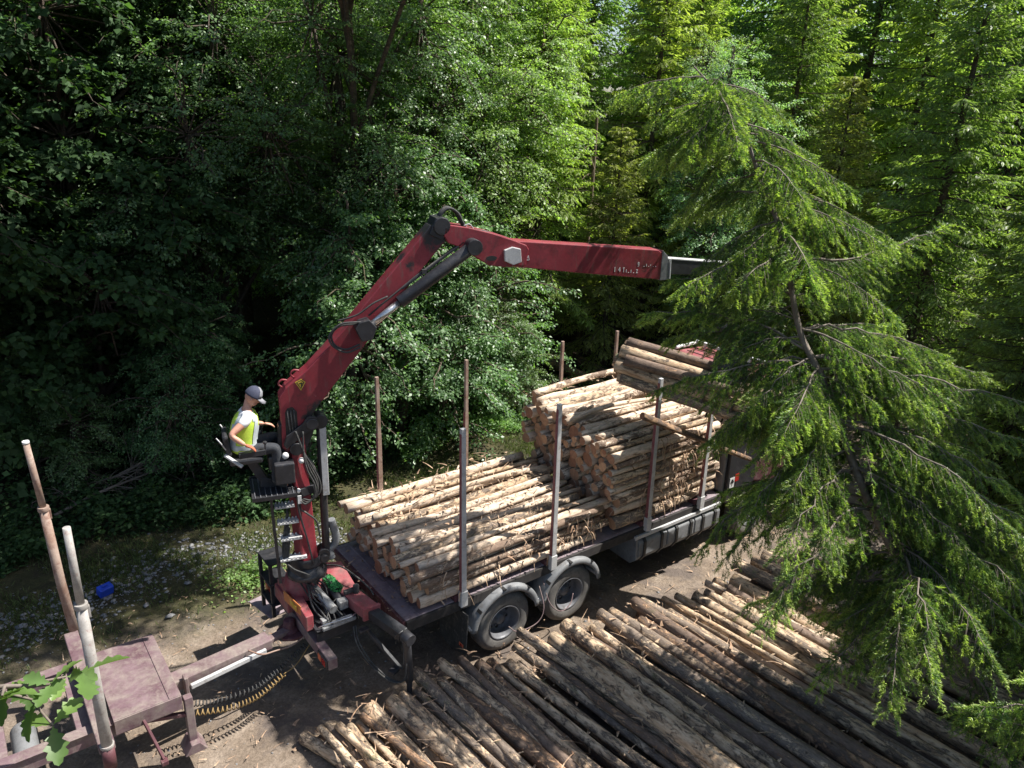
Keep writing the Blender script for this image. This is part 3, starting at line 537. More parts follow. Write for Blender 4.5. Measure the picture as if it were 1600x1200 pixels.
b = MB(); rnd = random.Random(5)
for k in range(420):
    a = rnd.random() * 6.28; t = rnd.uniform(-0.17, 0.17); r0 = rnd.uniform(0.045, 0.068)
    p = Vector((-2.38 + r0 * math.cos(a), -0.22 + t, 1.56 + r0 * 0.75 * math.sin(a))); b.box(p, (0.012, 0.012, 0.05), Matrix.Rotation(rnd.random() * 3, 3, 'X') @ Matrix.Rotation(rnd.random() * 3, 3, 'Y'))
b.build('green_brush', M['green'], CR)
b = MB()
for x0 in (-2.5, -2.42): b.tube(smooth_path([(x0, 0.3, 1.44), (x0 - 0.02, 0, 1.42), (x0 + 0.02, -0.3, 1.38), (x0, -0.7, 1.3)], 6), 0.01, 6)
b.tube([(-2.75, 0.0, 1.4), (-2.6, -0.03, 1.44), (-2.5, -0.04, 1.40)], 0.01, 6); b.tube([(-2.66, -0.15, 1.4), (-2.62, -0.5, 1.36)], 0.01, 6); b.build('hydraulic_pipe', M['black'], CR)
b = MB(); b.box((-2.55, -0.76, 1.28), (0.50, 0.07, 0.05)); b.box((-2.50, -0.765, 1.325), (0.30, 0.06, 0.045)); b.box((-2.72, -0.66, 1.33), (0.10, 0.10, 0.07)); b.build('valve_block', M['barrel'], CR, 0.01)
b = MB(); b.tube([(-2.84, -0.72, 1.30), (-2.74, -0.76, 1.34), (-2.4, -0.8, 1.34), (-2.28, -0.78, 1.36), (-2.26, -0.78, 1.26)], 0.011, 6); b.build('valve_rod', M['chrome'], CR)
b = MB(); b.box((-2.56, -0.32, 1.24), (0.62, 0.86, 0.04)); b.box((-2.56, -0.735, 1.16), (0.62, 0.03, 0.16)); b.build('tray', M['black'], CR)
b = MB(); b.box((-2.975, -0.15, 1.42), (0.012, 0.5, 0.16), Matrix.Rotation(R(6), 3, 'Z')); b.m(1)
for k in range(7): b.box((-2.984 + 0.0, -0.30 + k * 0.05, 1.42), (0.006, 0.03, 0.09 - 0.02 * (k % 2)), Matrix.Rotation(R(6), 3, 'Z'))
b.build('warning_plate', [M['orange'], M['yellow']], CR, 0.004)
b = MB(); rnd = random.Random(8)
for k in range(9):
    a0 = Vector((-2.75 + rnd.uniform(-.12, .3), 0.12 + rnd.uniform(-.1, .1), 1.72)); a1 = Vector((-2.62 + rnd.uniform(-.2, .25), -0.25 + rnd.uniform(-.15, .1), 1.5 + rnd.uniform(0, .08))); a2 = Vector((-2.65 + rnd.uniform(-.15, .3), -0.72, 1.3 + rnd.uniform(-.02, .06)))
    b.tube(smooth_path([a0, a0.lerp(a1, .5) + Vector((rnd.uniform(-.08, .08), 0, rnd.uniform(.02, .12))), a1, a1.lerp(a2, .5) + Vector((rnd.uniform(-.06, .06), 0, rnd.uniform(-.02, .05))), a2], 6), rnd.uniform(.009, .014), 6)
for k in range(5):
    z = 1.95 + .02 * k; b.tube(smooth_path([T(-.18, -.1, z + .5 + .1 * k), T(-.22 - .02 * k, -.16, z + .2), T(-.2, -.22 - .01 * k, z), T(0, -.26, z - .15), T(.12, -.2, z - .3)], 6), .012, 6)
b.build('hydraulic_hose', M['rubber'], CR)
# far-side access frame and plate
b = MB()
for (x, y) in ((-3.0, 0.62), (-2.72, 0.60), (-3.02, 1.0), (-2.74, 1.0)): b.box((x, y, 1.2), (0.05, 0.05, 0.95))
for z in (0.95, 1.3, 1.66): b.box((-2.87, 0.8, z), (0.34, 0.46, 0.03))
b.build('access_frame', M['black'], CR, 0.005)
b = MB(); b.box((-2.86, 1.1, 0.62), (0.45, 0.62, 0.02), Matrix.Rotation(R(12), 3, 'Z')); b.beam((-2.86, 0.9, 0.62), (-2.86, 0.3, 1.1), 0.06, 0.06); b.build('outrigger_plate', M['deck'], CR, 0.004)
# column
b = MB(); b.lathe([(0.24, 0), (0.28, 0.03), (0.28, 0.09), (0.24, 0.13), (0.2, 0.2)], T(0.03, 0, 1.72), (0, 0, 1), 28); b.lathe([(0.2, 0), (0.24, 0.06), (0.2, 0.16)], T(0.03, 0, 1.9), (0, 0, 1), 24); b.build('slewing_ring', M['black'], CR)
b = MB(); b.beam(T(0.03, 0, 1.98), T(-0.03, 0, 3.95), 0.30, 0.24, (1, 0, 0), 0.28, 0.2)
colm = b.build('column', M['red'], CR, 0.02)
b = MB(); b.beam(T(0.02, 0, 3.05), T(0.01, 0, 3.18), 0.33, 0.27, (1, 0, 0)); b.build('column_band', M['black'], colm, 0.01)
b = MB(); b.prism([(-0.26, 3.72), (0.10, 3.66), (0.22, 3.95), (0.28, 4.15), (0.1, 4.25), (-0.22, 4.1)], Tf, -0.09, 0.09); b.cyl(T(-0.02, -0.19, 3.78), T(-0.02, 0.19, 3.78), 0.09); b.cyl(T(0.2, -0.2, 4.12), T(0.2, 0.2, 4.12), 0.08); b.build('knuckle', M['black'], colm, 0.01)
b = MB()
for y in (-0.185, 0.165): b.prism([(-0.18, 3.86), (-0.14, 3.80), (0.16, 4.02), (0.25, 4.04), (0.29, 4.12), (0.25, 4.22), (0.15, 4.23), (0.08, 4.14), (-0.14, 3.98)], lambda a, t, c, y=y: T(a, y + t, c), 0, 0.035)
b.build('link_arm', M['black'], CR, 0.008)
# mast cylinder with pale guard plate
b = MB(); b.cyl(T(0.31, -0.02, 2.02), T(0.32, -0.02, 4.0), 0.055, seg=20); b.cyl(T(0.27, -0.1, 2.05), T(0.27, 0.1, 2.05), 0.085); b.cyl(T(0.32, -0.1, 4.1), T(0.32, 0.1, 4.1), 0.10); b.cyl(T(0.27, -0.15, 2.0), T(0.27, -0.09, 2.0), 0.06)
mc = b.build('mast_cylinder', M['black'], CR, 0.006)
b = MB(); b.box(T(0.345, -0.085, 3.5), (0.085, 0.02, 1.02), RotS); b.box(T(0.385, -0.03, 3.5), (0.012, 0.11, 1.02), RotS); b.build('cylinder_guard', M['galv'], mc, 0.004)
b = MB(); pts = smooth_path([T(0.40, 0.0, 2.55), T(0.43, 0, 2.42), T(0.46, 0, 2.28), T(0.44, 0, 2.14), T(0.36, 0, 2.06), T(0.38, -0.02, 1.92)], 8)
b.tube(pts, [0.052 + 0.008 * (k % 2) for k in range(len(pts))], 14); b.build('hose_sleeve', M['guard'], CR)
b = MB()
for k, (y, bul) in enumerate(((-0.10, 0.0), (-0.05, 0.05), (0.0, 0.02), (-0.14, -0.03), (0.04, 0.06))):
    b.tube(smooth_path([T(-0.02 + 0.03 * k, y - 0.1, 4.05), T(0.06, y - 0.12, 3.75), T(0.12 + bul, y - 0.12, 3.5), T(0.21 + bul, y - 0.1, 3.25), T(0.20 + bul, y - 0.1, 3.08), T(0.08 + bul, y - 0.1, 2.98), T(-0.02, y - 0.1, 3.04)], 8), 0.013, 8)
b.tube(smooth_path([T(-0.04, -0.19, 3.2), T(-0.02, -0.19, 2.9), T(0.05, -0.2, 2.82), T(0.18, -0.19, 2.66), T(0.22, -0.17, 2.4)], 8), 0.013, 8)
b.build('hydraulic_hose', M['rubber'], CR)
b = MB()
for s_, z_, r_ in ((-0.17, 3.72, 0.045), (0.03, 3.62, 0.04), (-0.22, 3.42, 0.035), (-0.04, 3.18, 0.035)):
    b.lathe([(0, 0), (r_ * 0.7, 0.004), (r_, 0.02), (r_, 0.05), (0, 0.05)], T(s_, -0.24, z_), T(0, 1, 0) - T(0, 0, 0), 12)
b.box(T(-0.03, -0.24, 3.06), (0.05, 0.02, 0.12), RotS); b.build('work_lamp', M['white'], CR)
# main boom
b = MB(); b1 = [(-0.19, 4.51), (-0.18, 4.17), (-0.2, 3.80), (-0.13, 3.72), (-0.03, 3.8), (0.08, 3.98), (0.14, 4.1), (0.27, 4.30), (0.5, 4.59), (0.86, 5.03), (1.21, 5.47), (1.65, 6.03), (2.0, 6.42), (2.12, 6.56), (2.10, 6.66), (2.0, 6.74), (1.85, 6.69), (1.57, 6.37), (1.14, 5.89), (0.7, 5.39), (0.19, 4.87), (-0.1, 4.64)]
b.prism(b1, Tf, -0.13, 0.13); boom = b.build('main_boom', M['red'], CR, 0.012)
b = MB(); b.prism([(-0.13, 4.30), (-0.10, 4.36), (-0.03, 4.37), (0.02, 4.30), (0.02, 3.95), (-0.06, 3.85), (-0.14, 3.9)], Tf, -0.136, -0.126)
b.build('hose_slot', M['blackpl'], boom)
b = MB()
for k in range(3): b.tube([T(-0.1 + 0.04 * k, -0.142, 4.33), T(-0.09 + 0.04 * k, -0.142, 4.1), T(-0.07 + 0.035 * k, -0.142, 3.9)], 0.012, 6)
b.build('hydraulic_hose', M['rubber'], boom)
b = MB(); b.prism([(0.02, 4.71), (0.10, 4.75), (0.155, 4.70), (0.09, 4.59)], Tf, -0.1335, -0.131); b.m(1); b.prism([(0.035, 4.705), (0.10, 4.735), (0.14, 4.70), (0.09, 4.61)], Tf, -0.1355, -0.133)
b.m(0).prism([(0.05, 4.70), (0.10, 4.725), (0.125, 4.70), (0.088, 4.63)], Tf, -0.1375, -0.135); b.m(1); b.box(T(0.09, -0.139, 4.69), (0.05, 0.002, 0.012), RotS); b.box(T(0.10, -0.139, 4.67), (0.012, 0.002, 0.06), RotS)
b.build('warning_decal', [M['yellow'], M['blackpl']], boom)
b = MB()
for (s_, z_) in ((-0.14, 4.66), (0.02, 4.78)): b.tube(smooth_path([T(s_, -0.05, z_ - 0.03), T(s_ - 0.04, -0.05, z_ + 0.02), T(s_, -0.05, z_ + 0.07), T(s_ + 0.07, -0.05, z_ + 0.06)], 5), 0.014, 6)
b.build('rail_hook', M['red2'], boom)
b = MB(); b.cyl(T(2.0, -0.17, 6.68), T(2.0, 0.17, 6.68), 0.115); b.prism([(1.83, 6.58), (2.0, 6.50), (2.12, 6.62), (2.08, 6.78), (1.92, 6.79)], Tf, -0.15, 0.15); b.build('elbow_pin', M['black'], boom, 0.008)
# boom cylinder
b = MB(); b.cyl(T(2.40, -0.24, 6.42), T(1.40, -0.24, 5.72), 0.085, seg=22); b.cyl(T(2.40, -0.34, 6.42), T(2.40, -0.12, 6.42), 0.105, seg=24); b.beam(T(2.30, -0.16, 6.47), T(1.45, -0.16, 5.88), 0.02, 0.03)
bc = b.build('boom_cylinder', M['black'], CR, 0.006)
b = MB(); b.cyl(T(1.42, -0.24, 5.735), T(0.98, -0.24, 5.42), 0.048, seg=18); b.build('piston_rod', M['chrome'], bc)
b = MB(); b.prism([(0.80, 5.42), (0.88, 5.24), (1.02, 5.26), (1.08, 5.42), (0.98, 5.53), (0.86, 5.50)], Tf, -0.31, -0.125); b.build('rod_bracket', M['black'], boom, 0.01)
b = MB(); b.tube([T(2.2, -0.14, 6.42), T(1.62, -0.15, 6.02), T(1.3, -0.16, 5.78), T(1.0, -0.17, 5.55)], 0.012, 6); b.box(T(1.75, -0.17, 6.1), (0.06, 0.04, 0.06), RotS); b.build('steel_pipe', M['rubber'], bc)
for kk in range(2):
    b = MB(); d = 0.03 * kk
    b.tube(smooth_path([T(0.92, -0.22 - d, 5.49), T(0.80, -0.24 - d, 5.47 + d), T(0.62, -0.22 - d, 5.45 + d), T(0.51 - d, -0.2 - d, 5.34), T(0.54 - d, -0.2 - d, 5.2), T(0.68, -0.22 - d, 5.13 - d), T(0.86, -0.24 - d, 5.19 - d)], 8), 0.014, 8); b.build('hydraulic_hose', M['rubber'], boom)
b = MB(); b.tube(smooth_path([T(0.6, -0.15, 5.5), T(0.85, -0.2, 5.58), T(1.05, -0.22, 5.72), T(1.25, -0.2, 5.8)], 8), 0.012, 6); b.build('hydraulic_hose', M['rubber'], boom)
# outer boom
b = MB()
ob = [(2.02, 6.56), (2.03, 6.66), (2.10, 6.70), (2.36, 6.66), (2.70, 6.575), (3.02, 6.47), (3.20, 6.40), (3.24, 6.34), (3.2, 6.12), (2.9, 6.11), (2.66, 6.14), (2.50, 6.24), (2.22, 6.41), (2.08, 6.46)]
b.prism(ob, Tf, -0.17, -0.135); b.prism(ob, Tf, 0.135, 0.17)
b.prism([(2.55, 6.60), (3.02, 6.46), (5.33, 6.26), (5.50, 6.15), (5.55, 5.82), (5.43, 5.81), (3.98, 5.98), (2.9, 6.12), (2.6, 6.2), (2.45, 6.35)], Tf, -0.134, 0.134)
outer = b.build('outer_boom', M['red2'], CR, 0.012)
b = MB(); b.prism([(5.40, 6.255), (5.50, 6.165), (5.56, 5.81), (5.40, 5.80)], Tf, -0.142, 0.142); b.build('boom_end_collar', M['guard'], outer, 0.006)
b = MB(); b.prism([(5.548, 6.12), (5.560, 6.12), (5.575, 5.82), (5.562, 5.82)], Tf, -0.15, 0.15); b.build('wear_edge', M['white'], outer)
b = MB(); b.prism([(2.86, 6.35), (2.98, 6.39), (3.1, 6.36), (3.12, 6.18), (3.0, 6.14), (2.87, 6.2)], Tf, -0.215, -0.168); b.build('pipe_cover', M['galv'], outer, 0.01)
b = MB(); b.prism([(2.69 + 0.08 * math.cos(k * 0.52), 6.24 + 0.035 * math.sin(k * 0.52)) for k in range(12)], Tf, -0.176, -0.169); b.build('oval_hole', M['blackpl'], outer)
# worn remains of stencilled white writing on the outer boom
b = MB()
def stroke(s0, z0, s1, z1, w_=0.009):
    d = Vector((s1 - s0, z1 - z0)); L = d.length or 1e-6; nx, nz = -d.y / L * w_ / 2, d.x / L * w_ / 2
    b.prism([(s0 - nx, z0 - nz), (s1 - nx, z1 - nz), (s1 + nx, z1 + nz), (s0 + nx, z0 + nz)], Tf, -0.1375, -0.1335)
def glyph(s0, z0, h, segs):
    for a, c, a2, c2 in segs: stroke(s0 + a * h, z0 + c * h, s0 + a2 * h, z0 + c2 * h)
z0 = 5.965; x0 = 4.62; h = 0.07
G1 = [(0, 0, 0, 1)]; G4 = [(0.35, 0, 0.35, 1), (0.35, 1, 0, .4), (0, .4, .5, .4)]; GT = [(.25, 0, .25, .9), (.05, .9, .45, .9)]; Gi = [(.1, 0, .1, .6)]; Gd = [(0, 0, .2, 0)]; G2 = [(0, .65, .35, .7), (.35, .7, 0, 0), (0, 0, .4, .05)]
for gx, g in ((0, G1), (0.06, G4), (0.13, GT), (0.185, Gi), (0.225, Gd), (0.265, Gi), (0.31, Gd), (0.36, G2)): glyph(x0 + gx, z0 - gx * 0.09, h, g)
G9 = [(0, .5, .3, .5), (0, .5, 0, 1), (0, 1, .3, 1), (.3, 1, .3, .1), (.3, .1, 0, 0)]
for gx, g in ((0.40, G9), (0.50, Gd), (0.54, Gi), (0.58, Gd), (0.61, [(0, .2, .2, .5)]), (0.66, Gd), (0.70, Gd)): glyph(x0 + gx - 0.02, z0 + 0.085 - gx * 0.05, h * .85, g)
glyph(3.22, 6.19, 0.08, [(0, 0, .5, 0), (.5, 0, .3, .8), (.1, .3, .3, .8), (-.45, 0, -.38, .05), (-.9, 0, -.8, .1)])
b.build('worn_lettering', M['white'], outer)
b = MB(); b.prism([(5.5, 6.11), (6.95, 5.97), (6.97, 5.80), (5.5, 5.88)], Tf, -0.09, 0.09); ext = b.build('boom_extension', M['black'], CR, 0.008)
b = MB(); b.prism([(5.5, 6.125), (6.9, 5.985), (6.9, 5.972), (5.5, 6.111)], Tf, -0.095, 0.095); b.build('slide_strip', M['galv'], ext)
b = MB()
for dy in (-0.06, -0.02, 0.03, 0.07): b.tube(smooth_path([T(1.98, dy, 6.72), T(2.03, dy * .9, 6.83), T(2.13, dy, 6.89 + 0.15 * abs(dy)), T(2.25, dy, 6.83), T(2.31, dy, 6.72), T(2.40, dy, 6.62), T(2.7, dy, 6.56)], 8), 0.017, 8)
b.build('hose_loop', M['rubber'], outer)
b = MB(); b.tube(smooth_path([T(2.3, -0.14, 6.68), T(2.38, -0.14, 6.70), T(2.45, -0.1, 6.63)], 5), 0.008, 6); b.build('hydraulic_pipe', M['galv'], outer)
# rotator and grapple hanging from the tip
TIP = T(6.85, 0, 5.85)
b = MB(); b.box(TIP, (0.16, 0.16, 0.2), RotS); b.cyl(TIP - Vector((0, 0, 0.05)), TIP - Vector((0, 0, 0.75)), 0.045); b.cyl(TIP - Vector((0.0, 0.1, 0.1)), TIP + Vector((0.0, 0.1, -0.1)), 0.05)
b.lathe([(0.0, 0), (0.13, 0.0), (0.17, 0.06), (0.17, 0.24), (0.20, 0.26), (0.20, 0.36), (0.13, 0.42), (0.1, 0.52), (0, 0.52)], TIP - Vector((0, 0, 1.24)), (0, 0, 1), 24)
b.build('rotator', M['black'], CR, 0.006)
b = MB()
for k in range(3): b.tube(smooth_path([TIP + Vector((0.05 * k - 0.05, -0.08, 0.0)), TIP + Vector((0.16 + 0.04 * k, -0.16, -0.4)), TIP + Vector((0.12, -0.18, -0.85)), TIP + Vector((0.05, -0.1, -1.15))], 8), 0.014, 6)
b.build('hydraulic_hose', M['rubber'], CR)
BD = Vector((1.8, -3.1, -0.6)).normalized()          # direction of the held bundle
BC = Vector((4.1, -1.75, 3.72)); BS = BD.cross(Vector((0, 0, 1))).normalized(); BU = BS.cross(BD)
def Bf(a, t, c): return BC + BS * a + BD * t + BU * c
b = MB(); b.prism([(-0.3, 0.5), (0.3, 0.5), (0.22, 0.74), (-0.22, 0.74)], Bf, -0.28, 0.28); b.cyl(Bf(0, 0, 0.7), TIP - Vector((0, 0, 1.2)), 0.1); b.build('grapple_head', M['black'], CR, 0.01)
def arc_plate(sg):
    out, inn = [], []
    for k in range(11):
        a = R(62 - k * 17); out.append((sg * 0.46 * math.cos(a), 0.03 + 0.50 * math.sin(a))); inn.append((sg * (0.46 - 0.07 * (1 - k / 11)) * math.cos(a), 0.03 + (0.50 - 0.07 * (1 - k / 11)) * math.sin(a)))
    return out + inn[::-1]
for sg in (-1, 1):
    b = MB()
    for t in ((-0.24, 0.24) if sg > 0 else (-0.14, 0.14)): b.prism(arc_plate(sg), Bf, t - 0.016, t + 0.016)
    b.build('grapple_claw', M['black'], CR, 0.004)
# seat, controls, platform and ladder
b = MB(); b.box(T(-0.66, 0, 3.70), (0.42, 0.44, 0.09), RotS); b.box(T(-0.88, 0, 3.93), (0.07, 0.38, 0.30), RotS @ Matrix.Rotation(R(-8), 3, 'Y')); seat = b.build('seat', M['black'], CR, 0.03)
b = MB(); b.beam(T(-0.62, 0, 3.66), T(-0.35, 0, 3.1), 0.12, 0.12); b.beam(T(-0.5, 0, 3.3), T(0, 0, 3.2), 0.14, 0.14); b.build('seat_post', M['black'], seat, 0.01)
b = MB(); b.beam(T(-0.92, -0.18, 3.82), T(-0.72, -0.30, 3.68), 0.05, 0.03); b.build('seat_bracket', M['galv'], seat, 0.008)
b = MB(); b.tube([T(-0.9, -0.2, 3.9), T(-0.95, -0.21, 4.0), T(-1.0, -0.21, 4.08)], 0.009, 6); b.tube([T(-0.9, 0.2, 4.02), T(-0.94, 0.2, 4.1)], 0.009, 6); b.build('back_rail', M['galv'], seat)
for y in (-0.30, 0.30):
    b = MB(); b.beam(T(-0.75, y, 3.84), T(-0.42, y, 3.86), 0.08, 0.07); b.cyl(T(-0.42, y, 3.86), T(-0.42, y, 3.97), 0.013, seg=8); b.cyl(T(-0.42, y, 3.97), T(-0.42, y, 4.0), 0.026, seg=10); b.build('control_arm', M['black'], seat, 0.01)
b = MB(); b.box(T(-0.28, 0.0, 3.62), (0.22, 0.4, 0.2), RotS); b.box(T(-0.2, -0.22, 3.5), (0.26, 0.2, 0.3), RotS); b.build('valve_bank', M['black'], CR, 0.02)
b = MB(); b.box(T(-0.36, -0.05, 3.20), (0.56, 0.66, 0.035), RotS); b.box(T(-0.36, -0.385, 3.215), (0.56, 0.012, 0.06), RotS); b.box(T(-0.36, 0.285, 3.215), (0.56, 0.012, 0.06), RotS); b.m(1)
for k in range(8): b.box(T(-0.6 + k * 0.07, -0.05, 3.224), (0.012, 0.62, 0.014), RotS)
b.build('footrest', [M['black'], M['rim']], CR, 0.004)
lad = MB(); lad.beam(T(-0.40, -0.16, 3.2), T(-0.36, -0.16, 1.75), 0.03, 0.04); lad.tube(smooth_path([T(-0.06, -0.22, 3.25), T(-0.05, -0.24, 2.9), T(0.04, -0.24, 2.4), T(0.10, -0.22, 2.0)], 6), 0.014, 8)
lo = lad.build('ladder', M['black'], CR, 0.004)
for z, a0, a1 in ((2.97, -0.36, -0.10), (2.72, -0.34, -0.06), (2.46, -0.31, -0.03), (2.14, -0.34, 0.02)):
    b = MB(); b.box(T((a0 + a1) / 2, -0.18, z), (a1 - a0, 0.13, 0.018), RotS)
    for k in range(6):
        for sg in (-1, 1): b.box(T(a0 + (k + 0.5) * (a1 - a0) / 6, -0.18 + sg * 0.062, z + 0.016), (0.022, 0.006, 0.03), RotS)
    b.build('step', M['galv'], lo)
# ------------------------------------------------------------------ logs
def log_mesh(L, r0, r1, seed, knots=6, bend=0.03, seg=14, rings=16, stubs=2):
    g = random.Random(seed); V = []; F = []; MI = []; SM = []
    ph = [g.uniform(0, 6.28) for _ in range(8)]; bx, bz = g.uniform(-bend, bend), g.uniform(-bend, bend)
    kn = [(g.uniform(0.05, 0.95), g.uniform(0, 6.28), g.uniform(0.08, 0.22)) for _ in range(knots)]
    cut0, cut1 = g.uniform(-0.15, 0.15), g.uniform(-0.15, 0.15)
    def cen(t): return (bx * math.sin(math.pi * t) + 0.3 * bx * math.sin(5 * t + ph[0]), bz * math.sin(math.pi * t) + 0.35 * bz * math.sin(6 * t + ph[1]))
    for i in range(rings + 1):
        t = i / rings; x = t * L; rr = r0 + (r1 - r0) * t; cy, cz = cen(t)
        for k in range(seg):
            a = 2 * math.pi * k / seg
            q = 1 + 0.07 * math.sin(2 * a + ph[2] + 2 * t) + 0.035 * math.sin(3 * a + ph[3] + 7 * t) + 0.03 * math.sin(9 * t + ph[4]) + 0.03 * math.sin(17 * t + 2 * a + ph[5]) + g.uniform(-.035, .035)
            for kt, ka, kh in kn:
                da = math.atan2(math.sin(a - ka), math.cos(a - ka)); q += kh * math.exp(-((t - kt) * L / 0.06) ** 2 - (da / 0.35) ** 2)
            xx = x + ((cut0 * rr * math.cos(a)) if i == 0 else (cut1 * rr * math.cos(a)) if i == rings else 0)
            V.append((xx, cy + rr * q * math.cos(a), cz + rr * q * math.sin(a)))
    for i in range(rings):
        for k in range(seg): F.append((i * seg + k, i * seg + (k + 1) % seg, (i + 1) * seg + (k + 1) % seg, (i + 1) * seg + k)); MI.append(0); SM.append(True)
    F.append(tuple(reversed(range(seg)))); F.append(tuple(rings * seg + k for k in range(seg))); MI += [1, 1]; SM += [False, False]
    for _ in range(stubs):                               # broken branch stubs
        t = g.uniform(0.05, 0.95); a = g.uniform(0, 6.28); x = t * L; rr = (r0 + (r1 - r0) * t); n = len(V)
        cy, cz = cen(t); l = g.uniform(0.03, 0.09); w = g.uniform(0.008, 0.016)
        d = Vector((g.uniform(0.1, 0.7), math.cos(a), math.sin(a))).normalized(); s1 = Vector((1, 0, 0)).cross(d).normalized(); s2 = d.cross(s1); p = Vector((x, cy + rr * 0.9 * math.cos(a), cz + rr * 0.9 * math.sin(a)))
        for e, ww in ((0, w * 1.3), (l + 0.02, w * .7)):
            for k in range(5): V.append(tuple(p + d * e + (s1 * math.cos(k * 1.2566) + s2 * math.sin(k * 1.2566)) * ww))
        for k in range(5): F.append((n + k, n + (k + 1) % 5, n + 5 + (k + 1) % 5, n + 5 + k)); MI.append(0); SM.append(True)
        F.append(tuple(n + 5 + k for k in range(5))); MI.append(1); SM.append(False)
    me = bpy.data.meshes.new('log'); me.from_pydata(V, [], F); me.polygons.foreach_set('material_index', MI); me.polygons.foreach_set('use_smooth', SM); me.update(); return me
LOGN = [0]
def put_log(p0, p1, r0, r1, kind, label, group, seed, **kw):
    p0, p1 = Vector(p0), Vector(p1); L = (p1 - p0).length
    me = log_mesh(L, r0, r1, seed, **kw); me.materials.append(M[kind]); me.materials.append(M['cut'])
    o = link('log', me); o.location = p0; o.rotation_mode = 'QUATERNION'
    o.rotation_quaternion = (p1 - p0).to_track_quat('X', 'Z') @ Quaternion((1, 0, 0), (seed * 1.7) % 6.28)
    LOGN[0] += 1
    return tag(o, label, 'log', group)
def pack(x0, x1, floor, top, rad, seed, nmax=400, ext=()):
    """rest circles one on another in a bin; returns (x, z, r)"""
    g = np.random.RandomState(seed); C = list(ext); out = []; xs = np.linspace(x0, x1, 260)
    fails = 0
    while len(out) < nmax and fails < 12:
        r = rad(g); cand = xs[(xs > x0 + r) & (xs < x1 - r)]
        z = np.full(len(cand), floor + r)
        for cx_, cz_, cr in C:
            dx = np.abs(cand - cx_); mk = dx < cr + r
            z[mk] = np.maximum(z[mk], cz_ + np.sqrt((cr + r) ** 2 - dx[mk] ** 2))
        ok = z + r * 0.4 < top(cand)
        if not ok.any(): fails += 1; continue
        zz = np.where(ok, z + g.uniform(0, 0.02, len(z)), 99); i = int(np.argmin(zz)); C.append((cand[i], z[i], r)); out.append((float(cand[i]), float(z[i]), float(r)))
    return out
def rows(P, h):
    """rows from the top down, each counted along the first coordinate"""
    res = {}
    top = max(p[1] for p in P)
    by = {}
    for i, p in enumerate(P): by.setdefault(int((top - p[1]) / h), []).append(i)
    for n, k in enumerate(sorted(by)):
        for j, i in enumerate(sorted(by[k], key=lambda q: -P[q][0])): res[i] = (n + 1, j + 1)
    return res
g = random.Random(11)
# rear load
PR = pack(-1.19, 1.19, 1.32, lambda y: 2.0 + 0.11 * y + 0.03 * np.sin(5 * y), lambda q: float(np.clip(q.normal(0.075, 0.02), 0.048, 0.125)), 3)
RW = rows(PR, 0.15)
for i, (y, z, r) in enumerate(PR):
    up = (z - 1.3) / 0.8; x0 = -1.36 - 0.18 * up + g.uniform(-.17, .15) - 0.05 * (y < -0.6); L = g.uniform(3.42, 3.6) + 0.05 * up + (0.25 if (y < -0.7 and up > 0.6) else 0)
    yw = g.uniform(-.045, .045) if up > 0.75 else g.uniform(-.012, .012); flip = g.random() < 0.4
    a, c_ = (r * 0.9, r * 0.78) if flip else (r * 1.04, r * 0.8)
    x0 = max(x0, -1.62); rw, cn = RW[i]; kind = 'mixwood' if (i % 9 == 4 and up > .5) else 'wood'
    put_log((x0, y - yw, z), (x0 + L, y + yw, z + g.uniform(-.015, .015)), a, c_, kind, 'peeled log, %s from the far side in the %s of the rear load' % (ORD[cn], 'top row' if rw == 1 else ORD[rw] + ' row'), 'logs of the rear load on the lorry', 100 + i, bend=0.03 + 0.035 * (up > .8), stubs=4, knots=9)
# front load
PF = pack(-1.19, 1.19, 1.32, lambda y: 3.02 + 0.17 * y + 0.05 * np.sin(6 * y), lambda q: float(np.clip(q.normal(0.083, 0.024), 0.05, 0.145)), 5)
PF = [p for p in PF if not (p[1] < 1.72 and p[0] > -0.45)]      # the ones nothing shows of
FW = rows(PF, 0.16)
for i, (y, z, r) in enumerate(PF):
    up = (z - 1.3) / 1.9; x0 = 2.36 + g.uniform(-.14, .16) - 0.22 * up * (1 if y > 0 else 0.6); L = g.uniform(2.75, 2.9) - (0.1 if y < -.8 else 0)
    yw = g.uniform(-.12, .12) if up > 0.85 else g.uniform(-.015, .015)
    rw, cn = FW[i]
    put_log((x0, y - yw, z), (min(x0 + L, 5.22), y + yw, z + g.uniform(-.02, .02)), r * g.uniform(.9, 1.02), r * g.uniform(.8, .95), 'mixwood' if i % 7 == 2 else 'wood', 'peeled log, %s from the far side in the %s of the front load' % (ORD[cn], 'top row' if rw == 1 else ORD[rw] + ' row'), 'logs of the taller front load', 400 + i, bend=0.025 + 0.05 * (up > .85), stubs=4, knots=9)
